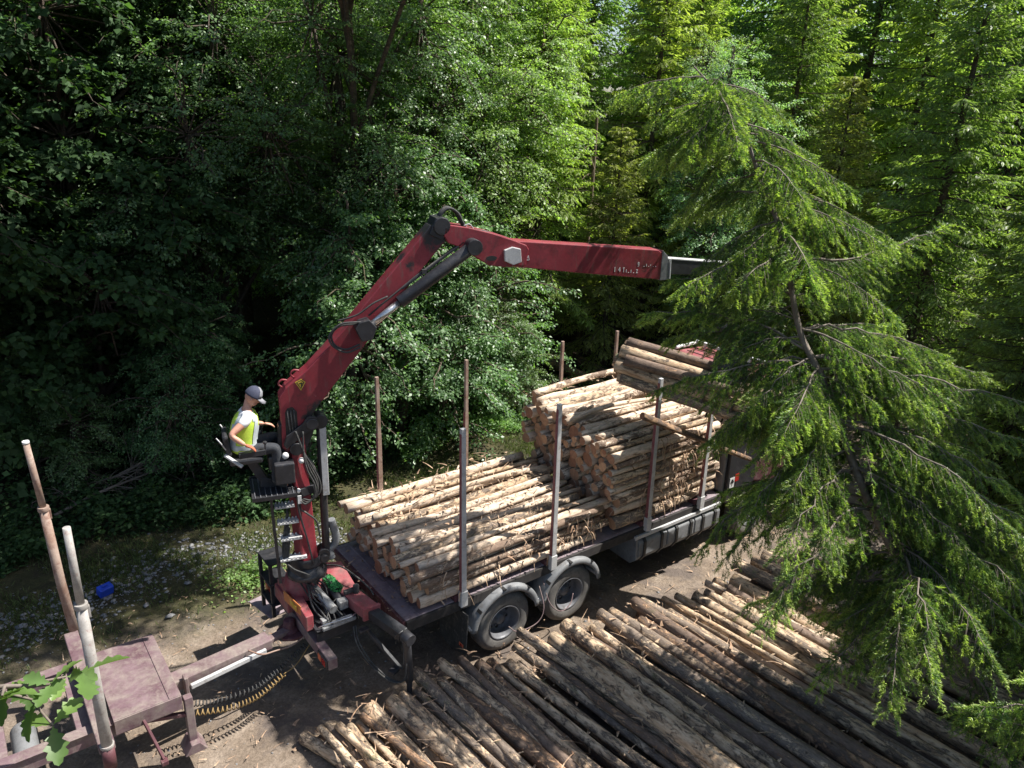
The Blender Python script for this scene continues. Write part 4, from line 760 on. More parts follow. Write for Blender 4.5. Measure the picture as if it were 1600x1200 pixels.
# roadside pile, ends near the truck; rows counted from the trailer end
def ptop(x): return 0.36 + 0.16 * (x > -2.2) + 0.10 * (x > 0) + 0.06 * np.sin(1.7 * x) + 0.06 * np.sin(4.1 * x)
PP = pack(-3.25, 5.9, 0.02, ptop, lambda q: float(np.clip(q.normal(0.094, 0.027), 0.058, 0.16)), 8)
PP = [p for p in PP if not (p[1] < 0.16 and p[0] > -1.5 and sum(1 for q in PP if abs(q[0] - p[0]) < 0.17 and q[1] > p[1] + 0.05) >= 2)]      # buried logs nothing shows of
PW = rows([(-p[0], p[1]) for p in PP], 0.22)
PW = {i: v for i, v in PW.items()}
def y_end(x): return float(np.interp(x, [-3.2, -1.2, 0, 1, 3, 5, 8], [-1.42, -1.45, -1.72, -2.0, -2.42, -2.55, -2.7]))
for i, (x, z, r) in enumerate(PP):
    y0 = y_end(x) + g.uniform(-.36, .2) - 0.12 * (z < 0.2); L = g.uniform(3.6, 4.0) + min(1.1, max(0, .35 * (x + 1))); yw = g.uniform(-.10, .20) if z > 0.3 else g.uniform(0.0, .06)
    rw, cn = PW[i]; kind = 'barkwood' if i % 4 == 1 else ('wood' if i % 17 == 6 else 'mixwood')
    adj = {'barkwood': 'dark bark-covered', 'wood': 'pale peeled', 'mixwood': 'mottled half-peeled'}[kind]
    lay = 'top layer' if rw == 1 else ORD[rw] + ' layer'
    put_log((x - 0.02, y0, z), (x + 0.25 + yw * 2 + g.uniform(-.04, .04), y0 - L, z + g.uniform(-.03, .03)), r * g.uniform(.85, 1.05), r * g.uniform(.8, 1.0), kind, '%s log, %s from the trailer end, %s of roadside pile' % (adj, ORD[cn], lay), 'logs of the roadside pile in front', 800 + i, bend=0.075, stubs=4, knots=10, seg=18, rings=26)
put_log((-3.35, -1.25, 0.09), (-3.05, -2.1, 0.1), 0.09, 0.085, 'mixwood', 'short stubby log lying at the trailer end of the roadside pile', 'logs of the roadside pile in front', 777)
# bundle held by the grapple
hex_ = [(0, 0.0), (-0.26, 0.03), (0.26, 0.0), (-0.14, 0.24), (0.13, 0.24), (-0.14, -0.24), (0.14, -0.24), (0.0, 0.42), (-0.36, -0.17), (0.36, 0.2), (0.34, -0.2)]
place = ['in the middle', 'at the rear side', 'at the cab side', 'upper, rear side', 'upper, cab side', 'lower, rear side', 'lower, cab side', 'on top', 'outermost below, rear side', 'outermost above, cab side', 'outermost below, cab side']
for i, (a, c_) in enumerate(hex_):
    t0 = -1.8 + g.uniform(-.14, .12); r = (0.13, 0.13, 0.13, 0.135, 0.125, 0.13, 0.12, 0.10, 0.085, 0.09, 0.09)[i]
    put_log(Bf(a + 0.0, t0, c_ * .9), Bf(a * 1.1, t0 + 3.55, c_ * .9 + 0.02), r, r * .9, 'barkwood' if i % 2 else 'mixwood', 'bark-covered log held by the grapple, %s of the hanging bundle' % place[i], 'logs held by the grapple', 1200 + i, bend=0.03, stubs=3, seg=16)
put_log((2.32, -1.62, 3.66), (5.2, -1.75, 2.22), 0.055, 0.045, 'barkwood', 'thin dark pole slanting down across the two front stakes of the lorry', None, 1300, bend=0.02)
# logs lying beyond the lorry
for i, (p0, p1, r, w_) in enumerate((((7.6, 8.3, 0.35), (8.6, 6.1, 0.3), 0.14, 'left'), ((9.0, 8.6, 0.55), (9.2, 5.8, 0.45), 0.16, 'middle'), ((10.2, 8.8, 0.5), (9.9, 6.0, 0.4), 0.15, 'right'), ((7.0, 7.9, 0.3), (6.9, 6.2, 0.12), 0.13, 'nearest, ivy-side'), ((8.2, 8.7, 0.14), (9.6, 6.2, 0.14), 0.14, 'lowest'))):
    put_log(p0, p1, r, r * .9, 'barkwood', 'reddish log on the ground beyond the front load, %s of the heap' % w_, 'logs lying beyond the lorry', 1400 + i)
# bark strips and splinters
def strips(name, n, place_fn, seed, label, bigp=.3):
    g = random.Random(seed); V = []; F = []
    for _ in range(n):
        p, d, L, hang = place_fn(g); big = g.random() < bigp; w_ = g.uniform(.01, .028) if big else g.uniform(0.003, 0.011); L = min(L, g.uniform(.05, .16)) if big else L * g.uniform(.25, 1); p = Vector(p); d = Vector(d).normalized(); s_ = d.cross(Vector((g.uniform(-.6, .6), g.uniform(-.6, .6), 1))).normalized(); n0 = len(V); k = 5; cur = g.uniform(-.3, .3)
        for i in range(k):
            t = i / (k - 1); q = p + d * L * t + Vector((0, 0, -hang * t * t + 0.05 * L * math.sin(3.1 * t))) + s_ * cur * L * t * t; ww = w_ * (1 - 0.7 * t)
            V.append(q - s_ * ww); V.append(q + s_ * ww)
        for i in range(k - 1): F.append((n0 + 2 * i, n0 + 2 * i + 1, n0 + 2 * i + 3, n0 + 2 * i + 2))
    me = rawmesh(name, [tuple(v) for v in V], F, M['chips']); o = link(name, me); return tag(o, label, 'bark debris', kind='stuff')
def on_rear(g):
    y = g.uniform(-1.15, 1.1); return (g.uniform(-1.3, 1.7), y, 2.06 + 0.11 * y + g.uniform(-.02, .05)), (g.uniform(-1, 1), g.uniform(-.8, .8), g.uniform(-.05, .25)), g.uniform(.05, .32), 0
strips('bark_strips', 620, on_rear, 21, 'loose bark strips and splinters scattered over the rear load')
def on_front(g):
    if g.random() < 0.5: y = g.uniform(-1.15, 1.1); return (g.uniform(2.3, 5.0), y, 3.1 + 0.17 * y + g.uniform(-.03, .05)), (g.uniform(-1, 1), g.uniform(-.8, .8), g.uniform(-.05, .3)), g.uniform(.05, .3), 0
    return (g.uniform(2.3, 5.0) if g.random() < .5 else g.uniform(3.5, 4.3), -1.2 + g.uniform(-.04, .05), g.uniform(1.5, 2.9)), (g.uniform(-1, 1), g.uniform(-.8, .1), g.uniform(-.5, .1)), g.uniform(.06, .3), g.uniform(.05, .3)
strips('bark_strips', 360, on_front, 22, 'ragged bark strips hanging from the front load')
def on_side(g): return (g.uniform(-1.2, 2.0), -1.22 + g.uniform(-.04, .05), g.uniform(1.4, 1.95)), (g.uniform(-1, 1), g.uniform(-.8, .1), g.uniform(-.5, .1)), g.uniform(.05, .25), g.uniform(.03, .2)
strips('bark_strips', 120, on_side, 23, 'ragged splinters along the near side of the rear load')
def on_pile(g):
    x = g.uniform(-3.1, 6.5); y = y_end(x) - abs(g.gauss(0.5, 1.3)); return (x, y, float(ptop(x)) + g.uniform(-.05, .09)), (g.uniform(-.6, 1), g.uniform(-1, 1), g.uniform(-.08, .1)), g.uniform(.05, .4), 0
strips('bark_strips', 620, on_pile, 24, 'torn bark strips and chips strewn over the roadside pile')
def on_road(g): return (g.uniform(-6, 7), g.uniform(-3.0, 3.2), 0.02), (g.uniform(-1, 1), g.uniform(-1, 1), g.uniform(0, .15)), g.uniform(.03, .22), 0
strips('wood_litter', 1700, on_road, 25, 'small sticks and bark scraps littering the dirt road', .06)
def on_deck(g): return (g.uniform(-1.85, -1.2), g.uniform(-.9, 1.0), 1.25), (g.uniform(-1, 1), g.uniform(-1, 1), g.uniform(0, .15)), g.uniform(.02, .09), 0
strips('wood_litter', 110, on_deck, 26, 'dark crumbs of bark on the empty rear end of the deck')

# ------------------------------------------------------------------ crane operator
def skin_obj(chains, root=0):
    """chains: list of lists of (point, radius); chains meeting at equal points are joined. Returns an evaluated mesh."""
    V = []; Rr = []; E = []; idx = {}
    def vid(p, r):
        k = tuple(round(x, 4) for x in p)
        if k not in idx: idx[k] = len(V); V.append(k); Rr.append(r)
        return idx[k]
    for ch in chains:
        ids = [vid(p, r) for p, r in ch]; E += list(zip(ids, ids[1:]))
    me = bpy.data.meshes.new('tmp'); me.from_pydata(V, E, []); o = bpy.data.objects.new('tmp', me); col.objects.link(o)
    o.modifiers.new('s', 'SKIN'); sv = me.skin_vertices[0].data
    for i, r in enumerate(Rr): sv[i].radius = (r, r) if not hasattr(r, '__len__') else r; sv[i].use_root = (i == root)
    sb = o.modifiers.new('u', 'SUBSURF'); sb.levels = 2; sb.render_levels = 2
    dg = bpy.context.evaluated_depsgraph_get(); m2 = bpy.data.meshes.new_from_object(o.evaluated_get(dg)); bpy.data.objects.remove(o); return m2
def blend(meshes, voxel, smooth=6):
    import bmesh
    bm = bmesh.new()
    for m in meshes: bm.from_mesh(m)
    me = bpy.data.meshes.new('tmp'); bm.to_mesh(me); bm.free(); o = bpy.data.objects.new('tmp', me); col.objects.link(o)
    rm = o.modifiers.new('r', 'REMESH'); rm.mode = 'VOXEL'; rm.voxel_size = voxel; rm.use_smooth_shade = True
    sm = o.modifiers.new('m', 'SMOOTH'); sm.iterations = smooth; sm.factor = 0.4
    dg = bpy.context.evaluated_depsgraph_get(); m2 = bpy.data.meshes.new_from_object(o.evaluated_get(dg)); bpy.data.objects.remove(o); return m2
def ell(c, rx, ry, rz, rot=None):
    import bmesh
    bm = bmesh.new(); bmesh.ops.create_icosphere(bm, subdivisions=3, radius=1.0)
    for v in bm.verts:
        p = Vector((v.co.x * rx, v.co.y * ry, v.co.z * rz)); v.co = Vector(c) + (rot @ p if rot else p)
    me = bpy.data.meshes.new('e'); bm.to_mesh(me); bm.free(); return me
def fin(name, me, mat_, parent, org):
    me.name = name; me.transform(Matrix.Translation(-org)); me.materials.clear(); me.materials.append(mat_)
    me.polygons.foreach_set('use_smooth', np.ones(len(me.polygons), dtype=bool)); return link(name, me, parent)
PO = T(-0.66, 0, 3.75)
HR = Matrix.Rotation(-SL, 3, 'Z') @ Matrix.Rotation(R(32), 3, 'Y')      # head looks ahead and down
hc = T(-0.515, 0, 4.515)
def H(x, y, z): return hc + HR @ Vector((x, y, z))
hip, wst, chs, nck = T(-.66, 0, 3.82), T(-.67, 0, 3.98), T(-.625, 0, 4.18), T(-.585, 0, 4.35)
def arm(sg, elb, wr, sh=None):
    s0 = T(-.61, 0.17 * sg, 4.27); return [(nck, .055), (s0, .062), (s0.lerp(elb, .5), .055), (elb, .046), (elb.lerp(wr, .4), .043), (wr, .028)]
elN, wrN = T(-.83, -.27, 4.12), T(-.66, -.33, 3.99)
elF, wrF = T(-.60, .28, 4.05), T(-.38, .27, 4.02)
def leg(sg, kn, an, toe): h_ = T(-.64, .09 * sg, 3.80); return [(hip, .10), (h_, .085), (h_.lerp(kn, .55), .07), (kn, .055), (kn.lerp(an, .35), .05), (an, .036), (toe, .032)]
knN, anN, toN = T(-.27, -.17, 3.84), T(-.32, -.17, 3.34), T(-.16, -.19, 3.27)
knF, anF, toF = T(-.24, .19, 3.86), T(-.26, .17, 3.34), T(-.08, .18, 3.27)
body = skin_obj([[(hip, .10), (wst, (.13, .11)), (chs, (.15, .115)), (nck, .055), (H(-.035, 0, -.07), .045), (H(-.01, 0, 0), .055)], arm(-1, elN, wrN), arm(1, elF, wrF), leg(-1, knN, anN, toN), leg(1, knF, anF, toF)])
head = [ell(H(0, 0, .015), .098, .074, .105, HR), ell(H(.035, 0, -.065), .055, .052, .05, HR), ell(H(.10, 0, -.018), .022, .014, .025, HR), ell(H(.088, 0, -.062), .012, .024, .010, HR), ell(H(-.005, -.076, -.01), .018, .012, .03, HR), ell(H(-.005, .076, -.01), .018, .012, .03, HR), ell(H(.082, 0, .02), .02, .05, .013, HR)]
def hand(wr, d, palm_n, curl, hold):
    d = d.normalized(); pn = palm_n.normalized(); sd_ = d.cross(pn).normalized(); pc = wr + d * .05; out = []
    out.append(skin_obj([[(wr, .024), (pc, (.034, .016)), (pc + d * .035, (.036, .014))]]))
    for k, ln in enumerate((.062, .072, .068, .052)):
        st = pc + d * .03 + sd_ * (.026 - .0175 * k); p = st; dd = d; ch = [(pc + sd_ * (.018 - .012 * k), .011), (st, .010)]
        for j in range(3):
            a = curl * (.6 + .5 * j); dd = (d * math.cos(a) + pn * math.sin(a)); p = p + dd * ln * (.45, .32, .27)[j]; ch.append((p, .009 - .0008 * j))
        out.append(skin_obj([ch]))
    th = [(pc - d * .02 + sd_ * .02, .013), (pc + sd_ * .042 + pn * .012, .0115), (pc + sd_ * .05 + d * .03 + pn * .028, .010), (pc + sd_ * .04 + d * .052 + pn * .038, .009)]
    out.append(skin_obj([th])); return out
fwd = T(1, 0, 0) - T(0, 0, 0); up = Vector((0, 0, 1))
hN = hand(wrN, fwd + up * -.5, -up + fwd * .2, .95, None); hF = hand(wrF, fwd - up * .25, -up + fwd * .1, .8, None)
PSN = thing('person', PO, 'person in lime hi-vis vest, white shirt and grey cap seated high on the crane', 'person')
bm_ = blend([body] + head + hN + hF, 0.0075, 4)
bd = fin('body', bm_, M['skin'], PSN, PO)
for sg in (-1, 1):
    b = MB(); b.lathe([(0, -.009), (.007, -.006), (.009, 0), (.007, .006), (0, .009)], H(.087, .03 * sg, .002), (1, 0, 0), 8); b.build('eye', M['blackpl'], bd)
b = MB(); b.lathe([(0.0, .1), (.05, .09), (.08, .055), (.094, .015), (.098, -.02), (.092, -.055)], H(-.008, 0, .02), HR @ Vector((-0.1, 0, 1)), 24); hair = b.build('hair', M['cap'], bd, sol=0.006)
b = MB(); b.lathe([(0.0, .128), (.04, .124), (.075, .1), (.098, .06), (.108, .02), (.109, .0)], H(-.004, 0, .022), HR @ Vector((0.02, 0, 1)), 28)
cp = b.build('cap', M['capnavy'], PSN, sol=0.006)
b = MB(); b.lathe([(0.0, .132), (.04, .128), (.079, .103), (.102, .062), (.112, .024)], H(-.003, 0, .022), HR @ Vector((0.02, 0, 1)), 20, (R(-58), R(58)), HR @ Vector((1, 0, 0))); b.build('front_panel', M['cap'], cp, sol=0.004)
b = MB(); n = 12; top_ = []
for k in range(n + 1):
    a = R(-78 + 156 * k / n); top_.append((H(.098 * math.cos(a) + .002, .098 * math.sin(a), .036), H(.098 + .088 * math.cos(a) ** .8 if abs(math.cos(a)) > .01 else .098, .088 * math.sin(a), .014 - .02 * abs(math.sin(a)))))
b.add([p for q in top_ for p in q], [(2 * k, 2 * k + 1, 2 * k + 3, 2 * k + 2) for k in range(n)], True); b.build('peak', M['cap'], cp, sol=0.006)
# clothes
def inflate(ch, d): return [(p, (r + d) if not hasattr(r, '__len__') else tuple(x + d for x in r)) for p, r in ch]
sh = skin_obj([inflate([(hip, .13), (wst, (.155, .15)), (chs, (.165, .15)), (nck, .06)], .012), inflate(arm(-1, elN, wrN)[:3], .016), inflate(arm(1, elF, wrF)[:3], .016)])
fin('shirt', blend([sh], .009, 4), M['shirt'], PSN, PO)
vs = skin_obj([[(hip - up * .09 - fwd * .03, (.20, .21)), (hip.lerp(wst, .5), (.20, .20)), (wst, (.195, .195)), (chs, (.20, .195)), (nck - up * .06, (.17, .15)), (nck + up * .02, (.08, .07))]])
# cut the vest open at the front: keep what is behind a plane that slants down the chest
import bmesh
bmv = bmesh.new(); bmv.from_mesh(vs)
bmesh.ops.subdivide_edges(bmv, edges=bmv.edges, cuts=1, use_grid_fill=True)
kill = []
for f_ in bmv.faces:
    c_ = f_.calc_center_median() - PO; s_ = c_.dot(fwd); y_ = c_.dot(T(0, 1, 0) - T(0, 0, 0)); zz = c_.z
    if s_ > 0.06 and abs(y_) < 0.07 + .03 * (zz < .2) and zz < 0.62: kill.append(f_)
    if zz > 0.60: kill.append(f_)
    if abs(y_) > 0.18 and zz > 0.37: kill.append(f_)
bmesh.ops.delete(bmv, geom=list(set(kill)), context='FACES'); bmv.to_mesh(vs); bmv.free()
vo_ = fin('vest', vs, M['vest'], PSN, PO); md = vo_.modifiers.new('thickness', 'SOLIDIFY'); md.thickness = .008
vb = vs.copy(); bmv = bmesh.new(); bmv.from_mesh(vb); kill = []
for f_ in bmv.faces:
    c_ = f_.calc_center_median(); y_ = c_.dot(T(0, 1, 0) - T(0, 0, 0))
    if not (0.10 < c_.z < 0.17 or (abs(abs(y_) - .115) < .03 and c_.z > .16)): kill.append(f_)
bmesh.ops.delete(bmv, geom=kill, context='FACES')
for v in bmv.verts: v.co += v.normal * .007
bmv.to_mesh(vb); bmv.free(); vb.materials.clear(); vb.materials.append(M['vestband']); link('reflective_band', vb, vo_)
tr = skin_obj([inflate(leg(-1, knN, anN, toN)[:-1], .02), inflate(leg(1, knF, anF, toF)[:-1], .02)])
tro = fin('trousers', blend([tr], .010, 4), M['trousers'], PSN, PO)
b = MB()
for q in (.52, .60): p_ = knN.lerp(anN, q); b.lathe([(.073, -.009), (.075, 0), (.073, .009)], p_, anN - knN, 18)
b.build('reflective_stripe', M['white'], tro)
for an, to in ((anN, toN), (anF, toF)):
    fin('boot', blend([skin_obj([[(an + up * .07, .058), (an, .052), (an.lerp(to, .5) - up * .012, .044), (to, .042)]])], .008, 3), M['rubber'], PSN, PO)
for hh in (hN,):
    gm = blend(hh, .006, 2)
    for v in gm.vertices: v.co = v.co + v.normal * .003
    fin('glove', gm, M['glove'], PSN, PO)
# ------------------------------------------------------------------ ground
def hgt(x, y):
    x = np.asarray(x, float); y = np.asarray(y, float)
    h = 0.018 * np.sin(2.1 * x + 0.7 * y) * np.sin(1.7 * y - .4 * x) + 0.012 * np.sin(5.3 * x + 1.1) * np.sin(4.7 * y)
    bank = np.clip((y - 4.6) / 4, 0, 1); h = h + bank * (0.28 + 0.12 * np.sin(.9 * x) + .1 * np.sin(1.7 * y + x))
    h = h - 0.05 * np.exp(-((np.abs(y) - 1.05) / .3) ** 2) * 0.3 + np.clip(y - 12, 0, 60) * .02
    return h - 0.02
def spaced(n, k, s): t = np.linspace(-1, 1, n); return s * np.sinh(k * t) / np.sinh(k)
gx = spaced(301, 5.2, 500) + 0.0; gy = spaced(301, 5.2, 500) + 1.0
X, Y = np.meshgrid(gx, gy, indexing='ij'); Z = hgt(X, Y) * (np.hypot(X, Y) < 120); V = np.stack([X, Y, Z], -1).reshape(-1, 3); n = 301
I = np.arange((n - 1) * n).reshape(n - 1, n)[:, :-1].ravel(); F = np.stack([I, I + n, I + n + 1, I + 1], -1)
m, t, b_, o_ = new_mat('earth_road_and_verge')
v = coords(t); sp = t.nodes.new('ShaderNodeSeparateXYZ'); t.links.new(v, sp.inputs[0])
def mathn(op, a, b2=None, c=None):
    q = t.nodes.new('ShaderNodeMath'); q.operation = op
    for i, x in enumerate((a, b2, c)):
        if x is None: continue
        if isinstance(x, bpy.types.NodeSocket): t.links.new(x, q.inputs[i])
        else: q.inputs[i].default_value = x
    return q.outputs[0]
road = ramp(t, [(0.3, (0.13, 0.10, 0.075)), (0.5, (0.22, 0.172, 0.13)), (0.68, (0.33, 0.27, 0.215))]); t.links.new(noise(t, v, 1.1, 9, 0.7, .3), road.inputs[0])
fine = ramp(t, [(0.32, 0.55), (0.62, 1.15)]); t.links.new(noise(t, v, 26, 6, 0.75), fine.inputs[0])
roadc = mixc(t, 0.9, road.outputs[0], fine.outputs[0], 'MULTIPLY')
dk = ramp(t, [(0.50, 0.0), (0.60, 0.8)]); t.links.new(noise(t, v, 0.7, 7, 0.7, .6), dk.inputs[0]); roadc = mixc(t, dk.outputs[0], roadc, (0.115, 0.095, 0.085))
moss = ramp(t, [(0.35, (0.05, 0.042, 0.028)), (0.5, (0.06, 0.06, 0.028)), (0.7, (0.125, 0.105, 0.055))]); t.links.new(noise(t, v, 2.6, 8, 0.75), moss.inputs[0])
mossc = mixc(t, 0.9, moss.outputs[0], fine.outputs[0], 'MULTIPLY')
litter = ramp(t, [(0.3, (0.02, 0.015, 0.01)), (0.7, (0.06, 0.043, 0.03))]); t.links.new(noise(t, v, 5, 8, 0.75), litter.inputs[0])
nz = noise(t, v, 0.8, 5, 0.65)
e1 = mathn('MULTIPLY_ADD', nz, 2.6, sp.outputs[1]); mr = t.nodes.new('ShaderNodeMapRange'); t.links.new(e1, mr.inputs[0]); mr.inputs[1].default_value = 3.1; mr.inputs[2].default_value = 4.1
c1 = mixc(t, mr.outputs[0], roadc, mossc)
mr2 = t.nodes.new('ShaderNodeMapRange'); t.links.new(e1, mr2.inputs[0]); mr2.inputs[1].default_value = 6.4; mr2.inputs[2].default_value = 7.8
c2 = mixc(t, mr2.outputs[0], c1, litter.outputs[0])
mr3 = t.nodes.new('ShaderNodeMapRange'); t.links.new(e1, mr3.inputs[0]); mr3.inputs[1].default_value = -4.2; mr3.inputs[2].default_value = -5.4
c3 = mixc(t, mr3.outputs[0], c2, litter.outputs[0])
t.links.new(c3, b_.inputs['Base Color']); b_.inputs['Roughness'].default_value = 0.95; b_.inputs['Specular IOR Level'].default_value = 0.15
bump(t, b_, noise(t, v, 9, 10, 0.75), 0.9, 0.05)
gr = link('ground', rawmesh('ground', V, F, m, True)); gr['kind'] = 'structure'

# stones
def rock_mesh(pos, size, seed):
    g = np.random.RandomState(seed); base = np.array([(1, 0, 0), (-1, 0, 0), (0, 1, 0), (0, -1, 0), (0, 0, 1), (0, 0, -1), (.6, .6, .5), (-.6, .6, .4), (.6, -.6, .4), (-.6, -.6, .5)]); 
    tri = np.array([(0, 6, 8), (6, 4, 8), (6, 2, 4), (2, 7, 4), (7, 9, 4), (9, 8, 4), (7, 1, 9), (9, 3, 8), (8, 3, 0), (0, 2, 6), (2, 1, 7), (1, 3, 9), (0, 5, 2), (2, 5, 1), (1, 5, 3), (3, 5, 0)])
    n = len(pos); P = base[None] * (1 + g.uniform(-.3, .3, (n, 10, 1))) * np.stack([size, size * g.uniform(.5, .9, n), size * g.uniform(.3, .6, n)], -1)[:, None]
    a = g.uniform(0, 6.28, n); ca, sa = np.cos(a)[:, None], np.sin(a)[:, None]; P = np.stack([P[..., 0] * ca - P[..., 1] * sa, P[..., 0] * sa + P[..., 1] * ca, P[..., 2]], -1) + pos[:, None]
    F = (tri[None] + np.arange(n)[:, None, None] * 10).reshape(-1, 3); return P.reshape(-1, 3), F
g = np.random.RandomState(4)
def scatter_stones(name, n, fx, fy, smin, smax, label, seed, power=2.5):
    g = np.random.RandomState(seed); x = fx(g, n); y = fy(g, n, x); s = smin + (smax - smin) * g.rand(n) ** power
    V, F = rock_mesh(np.stack([x, y, hgt(x, y) + s * .12], -1), s, seed); o = link(name, rawmesh(name, V, F, M['stone'])); tag(o, label, 'stones', kind='stuff')
scatter_stones('gravel', 3900, lambda g, n: g.uniform(-9, -0.5, n), lambda g, n, x: 3.9 + 0.3 * np.sin(x * 1.3) + g.normal(0, .42, n), 0.010, 0.065, 'band of broken pale stones along the far verge', 5, 4)
scatter_stones('gravel', 2600, lambda g, n: g.uniform(-9, 9, n), lambda g, n, x: g.uniform(-3, 5.5, n), 0.006, 0.03, 'small loose grit on the dirt road', 6, 3)
for i, (x, y, s, w_) in enumerate(((-4.1, 2.55, .09, 'flat pale stone just behind the front plate of the trailer'), (-4.35, 3.1, .08, 'rounded pale stone on the verge, nearest to the blue container'), (-3.2, 4.6, .07, 'bright pale stone lying beyond the gravel band'), (-6.1, 3.6, .11, 'large angular stone on the verge left of the trailer stakes'), (-5.2, 3.3, .09, 'squarish stone on the verge between the trailer stakes and the blue container'), (-3.6, 3.35, .08, 'light stone on the verge right of the blue container'))):
    V, F = rock_mesh(np.array([[0, 0, 0.0]]), np.array([s]), 30 + i); o = link('stone', rawmesh('stone', V, F, M['stone'])); o.location = (x, y, float(hgt(x, y)) + .03); tag(o, w_, 'stone')
b = MB(); b.box((-4.84, 3.82, .09), (0.24, 0.16, 0.17), Matrix.Rotation(.3, 3, 'Z') @ Matrix.Rotation(.25, 3, 'X')); b.m(0).box((-4.84, 3.80, .19), (0.10, 0.05, 0.04), Matrix.Rotation(.3, 3, 'Z'))
tag(b.build('plastic_container', M['blue'], bev=.02, org=(-4.84, 3.82, 0)), 'small bright blue plastic container lying on the stony verge', 'container')

# ------------------------------------------------------------------ foliage tools
def unit(a): return a / np.maximum(np.linalg.norm(a, axis=-1, keepdims=True), 1e-9)
def leaf_quads(P, D, Nn, L, W, fold=0.15):
    D = unit(D); S = unit(np.cross(D, Nn)); U = np.cross(S, D); L = L[:, None]; W = W[:, None]
    return np.stack([P, P + D * L * .45 + S * W * .5 + U * W * fold, P + D * L, P + D * L * .45 - S * W * .5 + U * W * fold], 1).reshape(-1, 3)
def quadsF(n): return np.arange(n * 4, dtype=np.int32).reshape(-1, 4)
def tubes(paths, seg=5):
    """paths: list of (points (k,3), radii (k)) -> V, F quads"""
    VV = []; FF = []; n0 = 0
    for P, r in paths:
        P = np.asarray(P, float); r = np.asarray(r, float); k = len(P); T_ = unit(np.gradient(P, axis=0)); ref = np.array([0, 0, 1.0]) if abs(T_[0, 2]) < .9 else np.array([1.0, 0, 0])
        S = unit(np.cross(T_, ref)); U = np.cross(S, T_); a = np.arange(seg) * 2 * np.pi / seg
        V = P[:, None] + (S[:, None] * np.cos(a)[None, :, None] + U[:, None] * np.sin(a)[None, :, None]) * r[:, None, None]; VV.append(V.reshape(-1, 3))
        i = np.arange(k - 1)[:, None] * seg; j = np.arange(seg)[None]; FF.append(np.stack([i + j, i + (j + 1) % seg, i + seg + (j + 1) % seg, i + seg + j], -1).reshape(-1, 4) + n0); n0 += k * seg
    return np.concatenate(VV), np.concatenate(FF)
def curve(p0, d, L, droop, k=6, wob=0, g=None):
    t = np.linspace(0, 1, k)[:, None]; P = np.asarray(p0) + np.asarray(d) * L * t + np.array([0, 0, -1.0]) * droop * L * t ** 2
    if wob and g is not None: P[1:] += np.cumsum(g.normal(0, wob * L / k, (k - 1, 3)), 0)
    return P
def broadleaf(seed, lobes, boughs, lsize, lpb, trunk_top, trunk_r=.16, blen=(0.7, 1.5), leafw=.62, trunk_base=(0, 0, 0), limbs=True, flat=.5):
    """crown of many arching sprays set round the lobes; returns crown mesh arrays and wood arrays"""
    g = np.random.RandomState(seed); lobes = np.array(lobes, float); wts = lobes[:, 3] ** 2; wts /= wts.sum(); wood = []
    tb = np.array(trunk_base, float); tt = np.array(trunk_top, float); tk = tb + (tt - tb) * np.linspace(0, 1, 9)[:, None]; tk[1:-1] += g.normal(0, .06, (7, 3)) * [1, 1, 0]
    wood.append((tk, np.linspace(trunk_r, trunk_r * .3, 9)))
    for lb in lobes:
        if not limbs: break
        h = min(.9, max(.12, (lb[2] - tb[2]) / max(1e-3, (tt[2] - tb[2])) - .3 + g.uniform(-.2, .12))); st = tb + (tt - tb) * h; t = np.linspace(0, 1, 7)[:, None]; Pm = st + (lb[:3] - st) * t; Pm[:, 2] += .12 * np.linalg.norm(lb[:3] - st) * np.sin(np.pi * t[:, 0]); wood.append((Pm, np.linspace(trunk_r * .45, trunk_r * .12, 7)))
    Ps, Ds, Ns, Ls = [], [], [], []
    for b_i in range(boughs):
        lb = lobes[g.choice(len(lobes), p=wts)]; d = unit(g.normal(0, 1, 3)); d[2] = d[2] * .8 + .12; d = unit(d); fr = g.uniform(.55, 1.0) ** .6
        tip = lb[:3] + d * lb[3] * fr * (1 + .12 * math.sin(5 * d[0] + 7 * d[1])); L = g.uniform(*blen); hd = unit(np.array([d[0], d[1], .25 * d[2] + g.uniform(-.05, .3)]))
        p0 = tip - hd * L * .8; dr = g.uniform(.15, .6); P = curve(p0, hd, L, dr, 8, .25, g)
        if b_i % 2 == 0: wood.append((np.vstack([lb[:3] + (p0 - lb[:3]) * .1, P]), np.linspace(.022, .005, 9)))
        t = g.uniform(0.12, 1, lpb); idx = t * 7; k = np.minimum(idx.astype(int), 6); fr_ = (idx - k)[:, None]; ax = P[k] * (1 - fr_) + P[k + 1] * fr_; tg = unit(P[k + 1] - P[k])
        side = unit(np.cross(tg, [0, 0, 1.0])); sgn = g.choice([-1, 1], lpb)[:, None]; ext = (g.uniform(0.02, .34, lpb) * (1.15 - t) * L)[:, None]
        tw = unit(tg * .7 + side * sgn); pos = ax + tw * ext + np.array([0, 0, -1.0]) * (ext * g.uniform(0, .35, (lpb, 1))) + g.normal(0, .03, (lpb, 3))
        Ps.append(pos); Ds.append(unit(tw + g.normal(0, .45, (lpb, 3)) + [0, 0, -.35])); Ns.append(unit(np.array([0, 0, 1.0]) + g.normal(0, flat, (lpb, 3)) + d * .45)); Ls.append(lsize * g.uniform(.6, 1.25, lpb))
    P, D, Nn, L = map(np.concatenate, (Ps, Ds, Ns, Ls)); V = leaf_quads(P, D, Nn, L, L * leafw, .18)
    return V, quadsF(len(P)), wood
